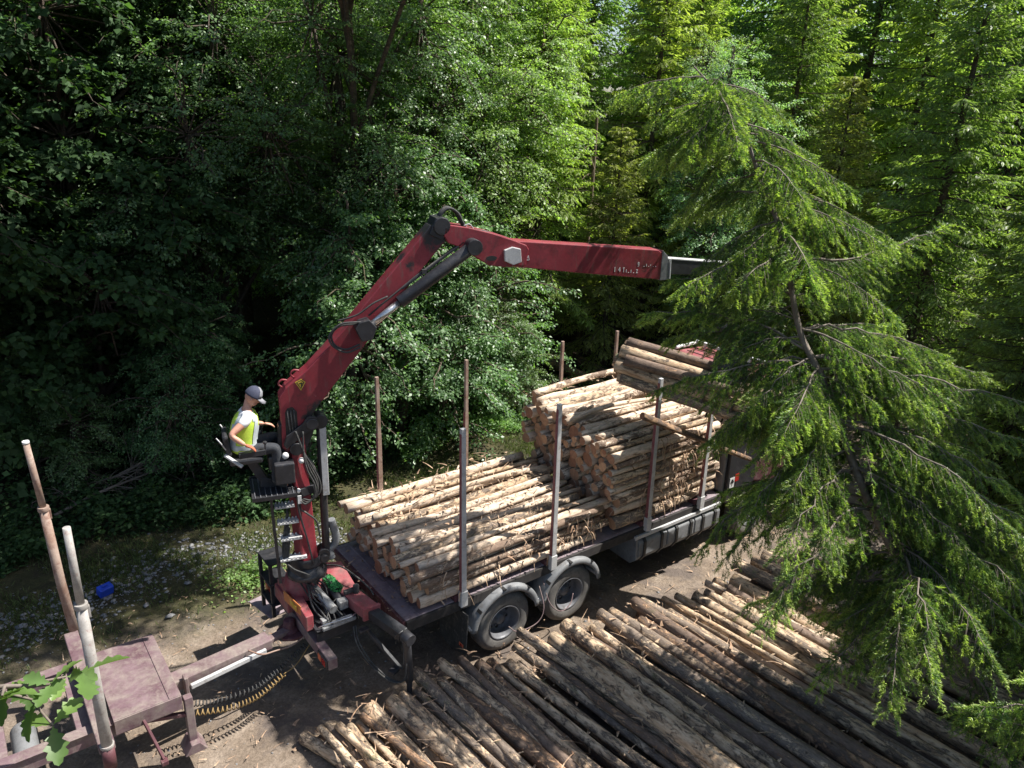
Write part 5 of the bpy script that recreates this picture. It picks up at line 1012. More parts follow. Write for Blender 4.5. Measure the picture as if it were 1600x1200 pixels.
def conifer(seed, H, Rr, bare, sp=.30, sl=.15, twigs=22, dens=1.0, droop=.35, dead=True, lean=(0, 0)):
    """spruce: whorled branches, hanging side twigs, each shoot two crossed narrow blades"""
    g = np.random.RandomState(seed); wood = []; k = 14; t = np.linspace(0, 1, k); tk = np.stack([lean[0] * t ** 1.5 + .05 * np.sin(5 * t), lean[1] * t ** 1.5 + .05 * np.cos(4 * t) - .05, H * t], -1); wood.append((tk, .02 + .16 * (H / 14) * (1 - t)))
    Ps, Ds, Ls = [], [], []; z = bare
    while z < H * .985:
        nb = 5 if z < H * .9 else 4; f = z / H; cen = np.array([np.interp(f, t, tk[:, 0]), np.interp(f, t, tk[:, 1]), z]); a0 = g.uniform(0, 6.28)
        for j in range(nb):
            a = a0 + j * 2 * np.pi / nb + g.normal(0, .25); Lb = Rr * (1 - f) ** .75 * g.uniform(.7, 1.15) + .18; pitch = .42 * (f - .25) + g.normal(0, .08); d = np.array([math.cos(a) * math.cos(pitch), math.sin(a) * math.cos(pitch), math.sin(pitch)])
            P = curve(cen + [0, 0, g.uniform(-.1, .1)], d, Lb, droop * (1 - .8 * f), 8, .1, g); P[-3:, 2] += np.array([.01, .035, .08]) * Lb; wood.append((P, np.linspace(.03 * (1 - f) + .008, .004, 8)))
            nt_ = max(5, int(twigs * Lb / Rr)); tt = np.repeat(np.linspace(.12, 1, nt_), 2); idx = tt * 6.999; kk = idx.astype(int); fr = (idx - kk)[:, None]; q = P[kk] * (1 - fr) + P[kk + 1] * fr; tg = unit(P[kk + 1] - P[kk]); sg = np.tile([1, -1], nt_)[:, None]; side = unit(np.cross(tg, [0, 0, 1.0])) * sg
            tl = ((.16 + .40 * (1 - tt)) * min(1.3, Lb) * g.uniform(.6, 1.2, len(tt)))[:, None]; hang = g.uniform(.2, .95, (len(tt), 1)); td = unit(tg * .75 + side * .75 + np.array([0, 0, -1.0]) * hang)
            ns = max(2, int(5 * dens)); 
            for s in range(ns):
                f2 = (s + g.uniform(.2, .9, (len(tt), 1))) / ns; pos = q + td * tl * f2; out = unit(td + np.cross(td, [0, 0, 1.0]) * g.choice([-.7, .7], (len(tt), 1)) + g.normal(0, .25, (len(tt), 3)) + [0, 0, -.15]); Ps.append(pos); Ds.append(out); Ls.append(sl * g.uniform(.6, 1.25, len(tt)))
        z += sp * g.uniform(.7, 1.3) * (1 - .35 * f)
    if dead:
        for j in range(46):
            z = g.uniform(.8, bare + 1.2); a = g.uniform(0, 6.28); d = np.array([math.cos(a), math.sin(a), g.uniform(-.15, .12)]); Lb = g.uniform(.5, 2.0) * (Rr / 2.5); P = curve((0, 0, z), d, Lb, .25, 6, .12, g); wood.append((P, np.linspace(.014, .003, 6)))
            for s in range(5): q = P[g.randint(1, 5)]; wood.append((curve(q, unit(d + g.normal(0, .8, 3)), Lb * .35, .3, 4, .1, g), np.linspace(.006, .002, 4)))
    P, D, L = map(np.concatenate, (Ps, Ds, Ls)); up_ = np.array([0, 0, 1.0]) + np.random.RandomState(seed + 1).normal(0, .35, P.shape)
    V1 = leaf_quads(P, D, up_, L, L * .34, .05); V2 = leaf_quads(P, D, np.cross(D, up_), L, L * .22, .02); V = np.concatenate([V1, V2]); return V, quadsF(len(V) // 4), wood
TEMPL = {}
def template(key, data, leafm, woodm='trunkbark', seg=6):
    V, F, wood = data; Vw, Fw = tubes(wood, seg); TEMPL[key] = (rawmesh('crown', V, F, M[leafm]), rawmesh('trunk', Vw, Fw, M[woodm], True))
def plant(key, name, x, y, s, rz, label, cat='tree', group=None, z=None, sz=None):
    o = thing(name, (x, y, float(hgt(x, y)) - .05 if z is None else z), label, cat, group, rz); o.scale = (s, s, sz or s)
    c, tk = TEMPL[key]; link('crown', c, o); link('trunk', tk, o); return o
# ------------------------------------------------------------------ trees beyond the road
template('bushA', broadleaf(1, [(0, 0, 2.6, 1.7), (-1.3, -.5, 1.9, 1.4), (1.4, -.4, 2.2, 1.5), (.2, -.9, 1.2, 1.3), (-1.9, -.3, .9, 1.0), (1.9, -.2, .9, 1.1), (.3, .2, 3.9, 1.3), (1.0, -.1, 3.2, 1.2), (-.9, 0, 3.2, 1.2)], 560, .060, 165, (0, 0, 4.2), .10, (.6, 1.3)), 'beech')
template('bigA', broadleaf(2, [(0, 0, 9.0, 2.6), (-2.2, -1.0, 7.4, 2.0), (2.2, -.8, 7.8, 2.1), (0, -1.8, 6.6, 1.9), (-1.2, -1.4, 9.6, 1.7), (1.6, -1.2, 10, 1.8), (0, 0, 11.4, 2.0), (-2.8, 0, 5.6, 1.6), (2.8, -.4, 5.6, 1.6), (.6, -2.2, 5.0, 1.3)], 640, .078, 135, (0, 0, 11.5), .2, (.9, 1.9)), 'beech')
template('bigB', broadleaf(3, [(0, 0, 8.4, 2.4), (-1.8, -1.2, 6.6, 1.9), (1.9, -1.0, 7.0, 1.8), (-.6, -2.0, 8.2, 1.5), (1.1, -1.6, 9.4, 1.5), (0, 0, 10.6, 2.0), (-2.0, .4, 9.2, 1.5), (2.3, .6, 5.4, 1.5)], 580, .078, 130, (0, 0, 10.8), .18, (.9, 1.9)), 'beech2')
template('mapleA', broadleaf(4, [(0, 0, 7.0, 2.4), (-1.9, -1.0, 5.4, 2.0), (1.8, -.9, 5.6, 2.0), (0, -1.8, 4.2, 1.8), (-1.3, -1.2, 3.0, 1.6), (1.4, -1.2, 2.8, 1.6), (0, 0, 9.4, 2.2), (-2.2, -.6, 8.2, 1.6), (2.2, -.2, 8.6, 1.6)], 520, .17, 62, (0, 0, 9.6), .17, (.9, 1.8), .8), 'maple')
template('birchA', broadleaf(5, [(0, 0, 5.2, 1.6), (-.9, -.5, 4.2, 1.3), (.9, -.5, 4.4, 1.3), (0, -.6, 6.8, 1.3), (0, 0, 8.2, 1.1), (-.6, -.4, 3.0, 1.2), (.8, -.4, 3.2, 1.2)], 460, .06, 120, (0, 0, 8.8), .09, (.6, 1.4), .7), 'birch')
template('spruceA', conifer(11, 13.5, 2.9, 2.6, .34, .17, 24, 1.0), 'spruce')
template('spruceB', conifer(12, 12.0, 2.6, 2.0, .32, .17, 22, 1.0, .45), 'spruce2')
template('spruceC', conifer(13, 9.5, 2.5, 1.2, .30, .16, 22, 1.0, .4), 'spruce3')
# big glossy bush at the road edge
plant('bushA', 'broadleaf_tree', 2.7, 7.0, 1.5, 0.2, 'rounded glossy-leaved small tree standing right behind the rear load, reaching down to the verge')
plant('bushA', 'shrub', 5.0, 7.0, .85, 2.6, 'bright low leafy shrub beside the far corner of the front load', 'shrub')
B = 'leafy trees along the far side of the road'
plant('bigA', 'broadleaf_tree', 2.4, 9.2, 1.0, 0.0, 'tall glossy-leaved tree rising straight above the crane elbow', group=B)
plant('bigB', 'broadleaf_tree', 6.6, 9.6, 1.02, 0.5, 'tall light-green leafy tree above the outer boom, next to the yellow-green conifers', group=B)
plant('bigA', 'broadleaf_tree', -0.9, 10.6, 1.0, 0.9, 'tall leafy tree with sprays catching the sun, left above the main boom', group=B)
plant('bigB', 'broadleaf_tree', 4.6, 12.6, 1.25, 2.4, 'high leafy crown filling the top of the view behind the tree over the elbow', group=B)
plant('bigA', 'broadleaf_tree', 9.0, 13.2, 1.1, 4.0, 'leafy crown peeping between the tall conifers at the top centre', group=B)
D_ = 'shaded broad-leaved trees on the left'
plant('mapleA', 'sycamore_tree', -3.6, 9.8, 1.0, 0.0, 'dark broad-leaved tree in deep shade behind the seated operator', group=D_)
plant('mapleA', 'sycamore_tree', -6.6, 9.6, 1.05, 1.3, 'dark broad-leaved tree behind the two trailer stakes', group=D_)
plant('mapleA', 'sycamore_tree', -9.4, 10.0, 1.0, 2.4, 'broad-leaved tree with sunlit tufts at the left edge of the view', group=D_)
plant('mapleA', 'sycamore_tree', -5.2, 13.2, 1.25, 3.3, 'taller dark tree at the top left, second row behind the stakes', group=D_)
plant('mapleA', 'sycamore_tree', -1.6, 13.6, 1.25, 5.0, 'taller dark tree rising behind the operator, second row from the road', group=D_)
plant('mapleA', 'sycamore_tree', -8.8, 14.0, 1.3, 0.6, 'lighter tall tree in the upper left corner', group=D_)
plant('bushA', 'shrub', -1.9, 8.3, .85, 4.4, 'dark leafy shrub in the shade just left of the crane column', 'shrub', 'shaded shrubs under the left trees')
plant('bushA', 'shrub', -5.2, 8.6, .75, 1.9, 'dark leafy shrub low behind the blue container', 'shrub', 'shaded shrubs under the left trees')
plant('bushA', 'shrub', -8.4, 8.6, .8, 3.1, 'dark leafy shrub low at the left edge of the view', 'shrub', 'shaded shrubs under the left trees')
# added tree: unseen crown above the view, placed to shade the left verge
ov = thing('broadleaf_tree', (3.6, 10.4, .2), 'added slender tree whose unseen high top is placed to shade the left verge', 'tree')
V, F, wood = broadleaf(9, [(-5.4, -8.2, 12.8, 1.9), (-3.4, -9.4, 12.8, 1.9), (-1.2, -9.8, 12.9, 1.9), (-4, -7.0, 12.9, 2.0), (-0.6, -7.8, 12.9, 2.0), (-2.4, -6.0, 13.0, 2.2), (0.4, -5.8, 13.2, 2.2), (-5.6, -5.8, 13.0, 2.0)], 760, .13, 95, (-2.6, -4.6, 13.6), .14, (.9, 1.8))
Vw, Fw = tubes(wood, 6); link('crown', rawmesh('crown', V, F, M['beech']), ov); link('trunk', rawmesh('trunk', Vw, Fw, M['trunkbark'], True), ov)
CF = 'conifers of the plantation behind the road'
spec = [('spruceB', 8.9, 9.4, 1.0, 0.4, 'yellow-green spruce with hanging boughs above the boom end'),
 ('spruceC', 10.6, 7.8, .82, 1.1, 'smaller olive spruce with bare brown lower twigs behind the front load'),
 ('spruceB', 11.4, 11.6, 1.12, 2.0, 'tall bright spruce at the top, right of centre'),
 ('spruceA', 6.8, 13.8, 1.15, 3.0, 'tall dark spruce at the top centre between leafy crowns'),
 ('spruceA', 14.2, 13.4, 1.2, 0.9, 'tall spruce behind the pale birch, left of it'),
 ('spruceB', 17.8, 11.2, 1.15, 4.0, 'yellowish tall spruce behind the pale birch, right of it'),
 ('spruceA', 17.4, 6.6, 1.0, 5.1, 'dark green spruce right of the pale birch'),
 ('spruceC', 15.4, 3.6, 1.0, 0.3, 'olive spruce beyond the cab, half hidden by the leaning spruce'),
 ('spruceA', 13.6, -0.4, .95, 1.7, 'large green spruce at the right edge, upper part, nearest of the plantation'),
 ('spruceC', 11.9, -3.2, .85, 2.2, 'brownish olive spruce with dry twigs at the right edge beyond the leaning spruce'),
 ('spruceA', 19.5, 0.5, 1.25, 3.6, 'tall spruce in the upper right corner, second row'),
 ('spruceB', 22.0, 5.0, 1.3, 0.2, 'tall sunlit spruce near the upper right corner, third row'),
 ('spruceC', 17.0, -4.4, 1.2, 4.9, 'olive spruce at the far right edge, behind the brownish one'),
 ('spruceA', 20.5, 15.5, 1.35, 2.8, 'far spruce top showing over the birch'),
 ('spruceB', 12.5, 17.2, 1.4, 5.5, 'far bright spruce top at the upper edge, centre right'),
 ('spruceA', 2.2, 17.0, 1.35, 1.2, 'far dark spruce top behind the leafy crowns, centre left'),
 ('spruceA', -3.4, 17.6, 1.35, 4.4, 'far dark spruce top at the upper left'),
 ('spruceC', -8.5, 18.0, 1.6, 2.9, 'far spruce top in the upper left corner'),
 ('spruceA', 26.5, 9.5, 1.5, 1.9, 'farthest tall spruce at the upper right'),
 ('spruceB', 8.0, 20.5, 1.5, 3.9, 'farthest spruce top at the upper centre'),
 ('spruceA', 16.5, 21.0, 1.6, 0.1, 'farthest spruce top right of the centre'),
 ('spruceA', 27.5, 1.0, 1.5, 5.2, 'farthest spruce at the right edge'),
 ('spruceB', 14.6, 10.2, 1.15, 2.2, 'bright spruce directly behind the pale birch'),
 ('spruceA', 11.0, 14.6, 1.25, 0.7, 'dark spruce between the tall bright ones, top centre right'),
 ('spruceB', 20.2, 8.2, 1.25, 5.0, 'sunlit spruce between the birches and the right corner'),
 ('spruceA', 23.0, 11.5, 1.5, 3.0, 'tall spruce behind the second birch'),
 ('spruceB', 24.5, -2.5, 1.5, 1.0, 'tall sunlit spruce at the right edge, far row'),
 ('spruceA', 5.0, 17.5, 1.5, 2.0, 'tall dark spruce far behind the crane elbow'),
 ('spruceB', 24.0, 16.5, 1.7, 4.1, 'far tall spruce closing the view at the upper right'),
 ('spruceA', 31.0, 6.0, 1.8, 0.4, 'very far spruce at the upper right'),
 ('spruceA', 20.0, 24.0, 1.9, 2.4, 'very far spruce closing the view above the birch'),
 ('spruceA', 12.0, 25.0, 1.9, 1.4, 'very far spruce closing the view at top centre'),
 ('spruceC', 13.0, 6.4, .8, 3.5, 'small olive spruce with dry boughs, behind the red cab roof')]
for k, x, y, s, rz, lab in spec: plant(k, 'spruce_tree', x, y, s, rz, lab, group=CF)
gf = np.random.RandomState(77); VV = []; FF = []; n0 = 0
Vs, Fs, _w = conifer(14, 17, 3.6, 1.0, .5, .34, 16, .8, .4, False); Vs = Vs.reshape(-1, 4, 3)
for i in range(84):
    az = math.radians(gf.uniform(-28, 100)); dist = gf.uniform(33, 62); x, y = CAMP.x + dist * math.cos(az), CAMP.y + dist * math.sin(az)
    if y < 18 and x < 26: continue
    a = gf.uniform(0, 6.28); q = Vs[gf.rand(len(Vs)) < .42] * gf.uniform(.9, 1.25); ca, sa = math.cos(a), math.sin(a); q = np.stack([q[..., 0] * ca - q[..., 1] * sa + x, q[..., 0] * sa + q[..., 1] * ca + y, q[..., 2] - .1], -1); VV.append(q.reshape(-1, 3))
VV = np.concatenate(VV); fo = link('distant_forest', rawmesh('distant_forest', VV, quadsF(len(VV) // 4), M['spruce'])); tag(fo, 'mass of far conifers closing the view behind the plantation', 'forest', kind='stuff')
plant('birchA', 'birch_tree', 12.6, 5.6, 1.12, 0.3, 'pale fine-leaved birch between the conifers, behind the top of the leaning spruce')
plant('birchA', 'birch_tree', 15.6, 9.0, 1.15, 2.0, 'second fine-leaved birch, farther back and higher than the first')
plant('spruceA', 'spruce_tree', 8.2, -4.7, .60, 0.4, 'dark young spruce behind the leaning one, beside the far end of the pile', group=CF)
plant('spruceA', 'spruce_tree', 10.2, -5.6, .75, 2.6, 'dark spruce at the right edge, between the leaning spruce and the brownish one', group=CF)
plant('spruceB', 'spruce_tree', 7.0, -7.6, .95, 0.9, 'unseen spruce added outside the right edge to shade the far end of the pile', group=CF)  # out of view, added to throw shade on the pile
plant('spruceA', 'spruce_tree', 8.6, -9.8, 1.0, 1.9, 'tall unseen spruce outside the right edge, added behind the other to shade the pile', group=CF)  # second off-view spruce, added for the same shade
plant('spruceC', 'spruce_tree', 9.2, -6.2, .92, 2.0, 'dark green spruce low at the right edge, beside the pile', group=CF)
plant('spruceA', 'spruce_tree', 11.5, -8.5, 1.0, 4.0, 'dark unseen spruce beyond the right edge of the view, added for shade', group=CF)  # also out of view, added to darken the pile with its shadow
# bare trunks in the dark gap under the conifers
for i, (x, y, h_, r_, lab) in enumerate(((7.4, 9.2, 7, .09, 'thin bare trunk in the dark gap under the boom, left'), (9.6, 10.4, 8, .11, 'thin bare trunk in the dark gap under the boom, middle'), (11.2, 9.6, 8, .10, 'thin bare trunk in the dark gap, right of the far stakes'), (8.4, 11.6, 9, .12, 'bare trunk deeper in the dark gap behind the front load'))):
    gg = np.random.RandomState(60 + i); wd = [(np.stack([.1 * np.sin(np.linspace(0, 2, 8)), .05 * np.cos(np.linspace(0, 3, 8)), np.linspace(0, h_, 8)], -1), np.linspace(r_, r_ * .5, 8))]
    for j in range(36):
        a = gg.uniform(0, 6.28); d = np.array([math.cos(a), math.sin(a), gg.uniform(-.3, .1)]); P = curve((0, 0, gg.uniform(.7, h_)), d, gg.uniform(.5, 1.7), .35, 6, .15, gg); wd.append((P, np.linspace(.013, .003, 6)))
        for s in range(4): wd.append((curve(P[gg.randint(2, 5)], unit(d + gg.normal(0, .7, 3)), .5, .4, 4, .1, gg), np.linspace(.005, .002, 4)))
    Vw, Fw = tubes(wd, 5); o = link('bare_tree', rawmesh('bare_tree', Vw, Fw, M['deadtwig'], True)); o.location = (x, y, 0); tag(o, lab, 'bare tree', 'bare trunks under the conifers')
# fallen dead boughs at the left
for i, (p, a, L, lab) in enumerate((((-5.2, 6.6, .35), .28, 3.6, 'long fallen dead branch lying in the shade left of the operator'), ((-5.8, 7.2, .3), .05, 3.0, 'fallen dead branch lower left, behind the trailer stakes'), ((-3.9, 7.2, .6), .5, 2.6, 'shorter dead branch slanting up towards the crane seat'))):
    gg = np.random.RandomState(80 + i); d = np.array([math.cos(a), math.sin(a) * .6, .22]); P = curve((0, 0, 0), unit(d), L, .1, 10, .05, gg); wd = [(P, np.linspace(.04, .008, 10))]
    for j in range(26):
        q = P[gg.randint(1, 9)]; d2 = unit(d + gg.normal(0, .6, 3)); P2 = curve(q, d2, gg.uniform(.4, 1.3), .15, 6, .12, gg); wd.append((P2, np.linspace(.011, .003, 6)))
        for s in range(2): wd.append((curve(P2[3], unit(d2 + gg.normal(0, .6, 3)), .4, .1, 4, .1, gg), np.linspace(.005, .002, 4)))
    Vw, Fw = tubes(wd, 5); o = link('fallen_branch', rawmesh('fallen_branch', Vw, Fw, M['twig'], True)); o.location = p; tag(o, lab, 'dead branch')
# undergrowth, weeds and grass
def ground_cover(name, n, fx, fy, hmax, lsz, mat_, label, seed, wide=.7):
    g = np.random.RandomState(seed); x = fx(g, n); y = fy(g, n, x); ck = np.sin(x * 2.3 + 1) * np.sin(y * 2.9) + np.sin(x * 5.1) * .5; hh = hmax * g.rand(n) * np.clip(.55 + .5 * ck, .1, 1.2); P = np.stack([x, y, hgt(x, y) + hh], -1); D = unit(g.normal(0, 1, (n, 3)) * [1, 1, .35]); Nn = unit(g.normal(0, .5, (n, 3)) + [0, 0, 1]); L = lsz * g.uniform(.6, 1.3, n)
    o = link(name, rawmesh(name, leaf_quads(P, D, Nn, L, L * wide), quadsF(n), M[mat_])); tag(o, label, 'ground cover', kind='stuff')
def fy_a(g, n, x): return 5.2 + .4 * np.sin(x) + np.abs(g.normal(0, 1.5, n))
ground_cover('undergrowth', 26000, lambda g, n: g.uniform(-11, 2, n), fy_a, .75, .10, 'maple', 'low leafy undergrowth in the shade beyond the verge', 31)
ground_cover('undergrowth', 12000, lambda g, n: g.uniform(2, 11, n), lambda g, n, x: 5.7 + .3 * np.sin(2 * x) + np.abs(g.normal(0, .8, n)), .6, .07, 'beech2', 'sunny low weeds at the foot of the glossy bush', 32)
ground_cover('undergrowth', 1100, lambda g, n: g.normal(-2.5, .35, n), lambda g, n, x: 2.9 + g.normal(0, .3, n), .3, .06, 'beech2', 'tuft of green weeds beyond the crane base', 33)
def blades(name, n, fx, fy, h0, label, seed):
    g = np.random.RandomState(seed); x = fx(g, n); y = fy(g, n, x); keep = (np.sin(1.9 * x + .6) * np.sin(2.3 * y) + .6 * np.sin(5 * x + y * 3) + g.normal(0, .5, n)) > -.1; x, y = x[keep], y[keep]; n = len(x)
    P = np.stack([x, y, hgt(x, y) - .01], -1); D = unit(g.normal(0, .55, (n, 3)) + [0, 0, 1]); Nn = g.normal(0, 1, (n, 3)); L = h0 * g.uniform(.4, 1.3, n); o = link(name, rawmesh(name, leaf_quads(P, D, Nn, L, L * .09 + .004), quadsF(n), M['grass'])); tag(o, label, 'grass', kind='stuff')
blades('grass', 70000, lambda g, n: g.uniform(-10, 8, n), lambda g, n, x: 4.5 + g.normal(0, .9, n), .12, 'thin grass growing through the stones of the far verge', 41)
# ferns
def fern_mesh(seed):
    g = np.random.RandomState(seed); Ps, Ds, Ls = [], [], []
    for k in range(9):
        a = k * .7 + g.uniform(-.2, .2); d = unit(np.array([math.cos(a), math.sin(a), 1.0])); P = curve((0, 0, 0), d, g.uniform(.6, .9), .75, 12); tg = unit(np.gradient(P, axis=0)); s = unit(np.cross(tg, [0, 0, 1.0]))
        for sg in (-1, 1): Ps.append(P); Ds.append(s * sg + tg * .5); Ls.append(.16 * np.sin(np.linspace(.5, 3.0, 12)))
    P, D, L = map(np.concatenate, (Ps, Ds, Ls)); return rawmesh('fern', leaf_quads(P, D, np.tile([0, 0, 1.0], (len(P), 1)), L, L * .3), quadsF(len(P)), M['beech2'])
fm = fern_mesh(3); g = random.Random(9)
for i, (x, y, lab) in enumerate(((-7.4, 6.3, 'fern at the left edge above the gravel band'), (-6.6, 6.9, 'fern standing left of the trailer stakes'), (-5.6, 6.2, 'fern just above the blue container'), (-4.6, 6.8, 'fern under the long fallen branch, left end'), (-3.7, 6.2, 'fern in the shade beyond the gravel, left of the seat'), (-2.9, 6.9, 'fern under the crane seat, farther from the road'), (-2.2, 6.1, 'fern nearest to the crane column'))):
    o = link('fern', fm); o.location = (x, y, float(hgt(x, y))); o.rotation_euler = (0, 0, g.random() * 6); s = g.uniform(.7, 1.0); o.scale = (s, s, s); tag(o, lab, 'fern', 'ferns at the foot of the shaded trees')

# ------------------------------------------------------------------ leaning spruce in front, with needles
def near_shoots(P, D, L, seed, nn=30, nl=.040, nw=.009):
    """each shoot is a thin stem dressed with separate needles"""
    g = np.random.RandomState(seed); n = len(P); D = unit(D); A = unit(np.cross(D, [0.1, .2, 1.0])); B_ = np.cross(D, A); f = np.linspace(.03, 1, nn)[None, :] + g.uniform(-.02, .02, (n, nn)); a = g.uniform(0, 6.28, (n, nn)); rad = A[:, None] * np.cos(a)[..., None] + B_[:, None] * np.sin(a)[..., None]
    base = P[:, None] + D[:, None] * (L[:, None, None] * f[..., None]); nd = unit(rad + D[:, None] * .75 + g.normal(0, .15, (n, nn, 3)) + np.array([0, 0, .12])); l = nl * g.uniform(.75, 1.15, (n, nn, 1)); s = unit(np.cross(nd, D[:, None] + g.normal(0, .3, (n, nn, 3)))) * nw
    V = np.stack([base - s * .5, base + s * .5, base + nd * l * .6 + s * .45, base + nd * l], 2); return V.reshape(-1, 3), np.arange(n * nn * 4, dtype=np.int32).reshape(-1, 4)
def near_tree(name, TP, TR_, branches, seed, label, fill, bark='twig', fill_len=(.7, 1.9), nn=30, reach=1.0, fz=(0.1, 0.97)):
    """TP: trunk points; branches: list of (fraction along trunk, tip point, droop); fill: number of extra boughs"""
    g = np.random.RandomState(seed); TP = np.array([tuple(p) for p in smooth_path(TP, 8)]); n = len(TP); wood = [(TP, np.interp(np.linspace(0, 1, n), np.linspace(0, 1, len(TR_)), TR_))]; B_ = []
    for f, tip, dr in branches:
        st = TP[int(f * (n - 1))]; tip = np.array(tip, float); v = tip - st; L = np.linalg.norm(v); t = np.linspace(0, 1, 12)[:, None]; P = st + v * t; P[:, 2] += dr * L * np.sin(np.pi * t[:, 0]) * (1 - .3 * t[:, 0]); P[1:-1] += g.normal(0, .012 * L, (10, 3)); B_.append(P)
    for j in range(fill):
        f = fz[0] + (fz[1] - fz[0]) * (j + g.rand()) / fill; st = TP[int(f * (n - 1))]; a = g.uniform(0, 6.28) if j % 3 else j * 2.4; L = g.uniform(*fill_len) * (1.3 - f) ** .5 * reach; d = unit(np.array([math.cos(a), math.sin(a), g.uniform(-.15, .25)])); B_.append(curve(st, d, L, g.uniform(.2, .45), 12, .08, g))
    SP, SD, SL_, SM_ = [], [], [], []
    for P in B_:
        L = np.linalg.norm(np.diff(P, axis=0), axis=1).sum(); wood.append((P, np.linspace(.006 + .006 * L, .003, 12))); nt_ = max(6, int(L / .052)); tt = np.repeat(np.linspace(.14, 1, nt_), 2) + g.uniform(-.01, .01, nt_ * 2); tt = np.clip(tt, 0, 1); ix = tt * 10.999; kk = ix.astype(int); fr = (ix - kk)[:, None]; q = P[kk] * (1 - fr) + P[kk + 1] * fr; tg = unit(P[kk + 1] - P[kk]); sd_ = unit(np.cross(tg, [0, 0, 1.0])) * np.tile([1, -1], nt_)[:, None]
        tl = (.10 + .34 * np.clip(1.05 - tt, 0, 1) * min(1.35, L)) * g.uniform(.45, 1.25, len(tt)); hang = g.uniform(.15, 1.0, (len(tt), 1)) * (1.1 - .5 * tt[:, None]); td = unit(tg * .8 + sd_ * .62 + np.array([0, 0, -1.0]) * hang)
        SP.append(P[-2:-1]); SD.append((P[-1] - P[-2])[None]); SL_.append(np.array([.16])); SM_.append(np.array([1]))
        for i in range(len(tt)):
            l = tl[i]; k = max(2, int(l / .062)); Pt = curve(q[i], td[i], l, .25, 5, .06, g)
            if l > .16: wood.append((Pt, np.linspace(.0035, .0015, 5)))
            u = np.linspace(.1, 1, k); jx = u * 3.999; j0 = jx.astype(int); w_ = (jx - j0)[:, None]; pos = Pt[j0] * (1 - w_) + Pt[j0 + 1] * w_; tgg = unit(Pt[j0 + 1] - Pt[j0]); s2 = unit(np.cross(tgg, [0, 0, 1.0])) * np.where(np.arange(k) % 2, 1, -1)[:, None]; dd = unit(tgg * .8 + s2 * g.uniform(.3, .8, (k, 1)) + g.normal(0, .12, (k, 3)) + [0, 0, -.12]); dd[-1] = tgg[-1]
            SP.append(pos); SD.append(dd); SL_.append(g.uniform(.08, .16, k)); mk = (g.rand(k) < .12 + .25 * tt[i]).astype(int); mk[-1] = g.rand() < .75; SM_.append(mk)
    P, D, L, SM_ = map(np.concatenate, (SP, SD, SL_, SM_)); V, F = near_shoots(P, D, L, seed + 5, nn); print(name, 'shoots', len(P), 'branches', len(B_))
    o = thing(name, tuple(TP[0]), label, 'tree'); org = TP[0]; Vw, Fw = tubes(wood, 5)
    link('crown', rawmesh('crown', V - org, F, [M['needle'], M['needlenew']], False, np.repeat(SM_, nn)), o); link('trunk', rawmesh('trunk', Vw - org, Fw, M[bark], True), o); return o
TPN = [(4.3, -6.9, -.05), (3.7, -6.6, 1.3), (2.95, -6.0, 2.5), (2.68, -5.4, 3.4), (2.5, -4.95, 4.2), (2.38, -4.5, 5.07), (2.24, -4.12, 5.7), (2.27, -3.67, 6.77), (2.2, -3.3, 7.4), (2.12, -2.98, 8.02), (1.95, -2.7, 8.4), (1.79, -2.39, 8.72)]
BR = [(.52, (1.34, -2.4, 5.62), .12), (.60, (1.33, -2.79, 6.15), .08), (.62, (4.47, -4.62, 6.92), -.10), (.42, (3.51, -6.49, 4.1), .10), (.30, (0.43, -5.38, 2.85), .22), (.26, (1.94, -7.22, 2.78), .18), (.24, (1.2, -6.9, 2.75), .2), (.40, (0.94, -4.44, 3.0), .15), (.50, (1.37, -3.60, 4.75), .12), (.90, (2.04, -1.9, 7.5), .1), (.80, (1.9, -2.3, 6.9), .12),
      (.46, (1.05, -3.82, 4.3), .12), (.55, (3.9, -4.4, 5.6), .02), (.45, (4.3, -5.0, 4.6), .08), (.35, (4.0, -5.9, 3.5), .12), (.33, (1.4, -4.6, 3.3), .15), (.38, (3.3, -4.0, 3.4), .15), (.48, (2.9, -3.1, 4.4), .1), (.43, (2.2, -3.2, 3.9), .12), (.28, (2.6, -5.0, 2.2), .15), (.44, (1.35, -4.37, 4.23), .1), (.46, (1.3, -3.9, 4.32), .12), (.5, (1.25, -4.3, 4.93), .1), (.40, (1.1, -4.5, 3.64), .12), (.42, (1.2, -5.0, 4.1), .12), (.36, (.85, -5.2, 3.55), .14), (.54, (1.5, -3.6, 5.3), .1), (.5, (3.4, -5.7, 4.95), .1), (.36, (2.6, -6.6, 3.5), .12), (.55, (3.8, -5.3, 5.4), .08), (.38, (1.0, -4.0, 2.9), .14), (.5, (4.2, -5.6, 5.2), .05), (.4, (4.4, -5.9, 4.0), .1), (.3, (3.9, -7.2, 2.9), .1), (.45, (3.9, -6.3, 4.6), .06), (.38, (3.3, -7.0, 3.8), .1), (.3, (2.9, -7.5, 3.0), .12), (.42, (2.8, -6.9, 3.9), .1), (.48, (4.4, -6.2, 4.9), .05), (.34, (3.8, -7.3, 3.3), .1), (.85, (1.2, -2.4, 7.7), .1), (.2, (1.5, -5.6, 1.7), .2), (.24, (2.0, -4.6, 1.9), .2), (.22, (3.4, -5.2, 1.8), .15), (.57, (2.6, -2.9, 5.3), .08), (.66, (1.55, -3.0, 6.3), .1), (.72, (2.9, -3.0, 6.6), .1), (.30, (4.2, -6.4, 2.6), .12)]
near_tree('spruce_tree', TPN, [.11, .09, .065, .052, .044, .036, .026, .016, .008], BR, 71, 'leaning spruce with bright hanging boughs in front of the cab, nearest tree on the right', 84, fill_len=(.5, 2.2))
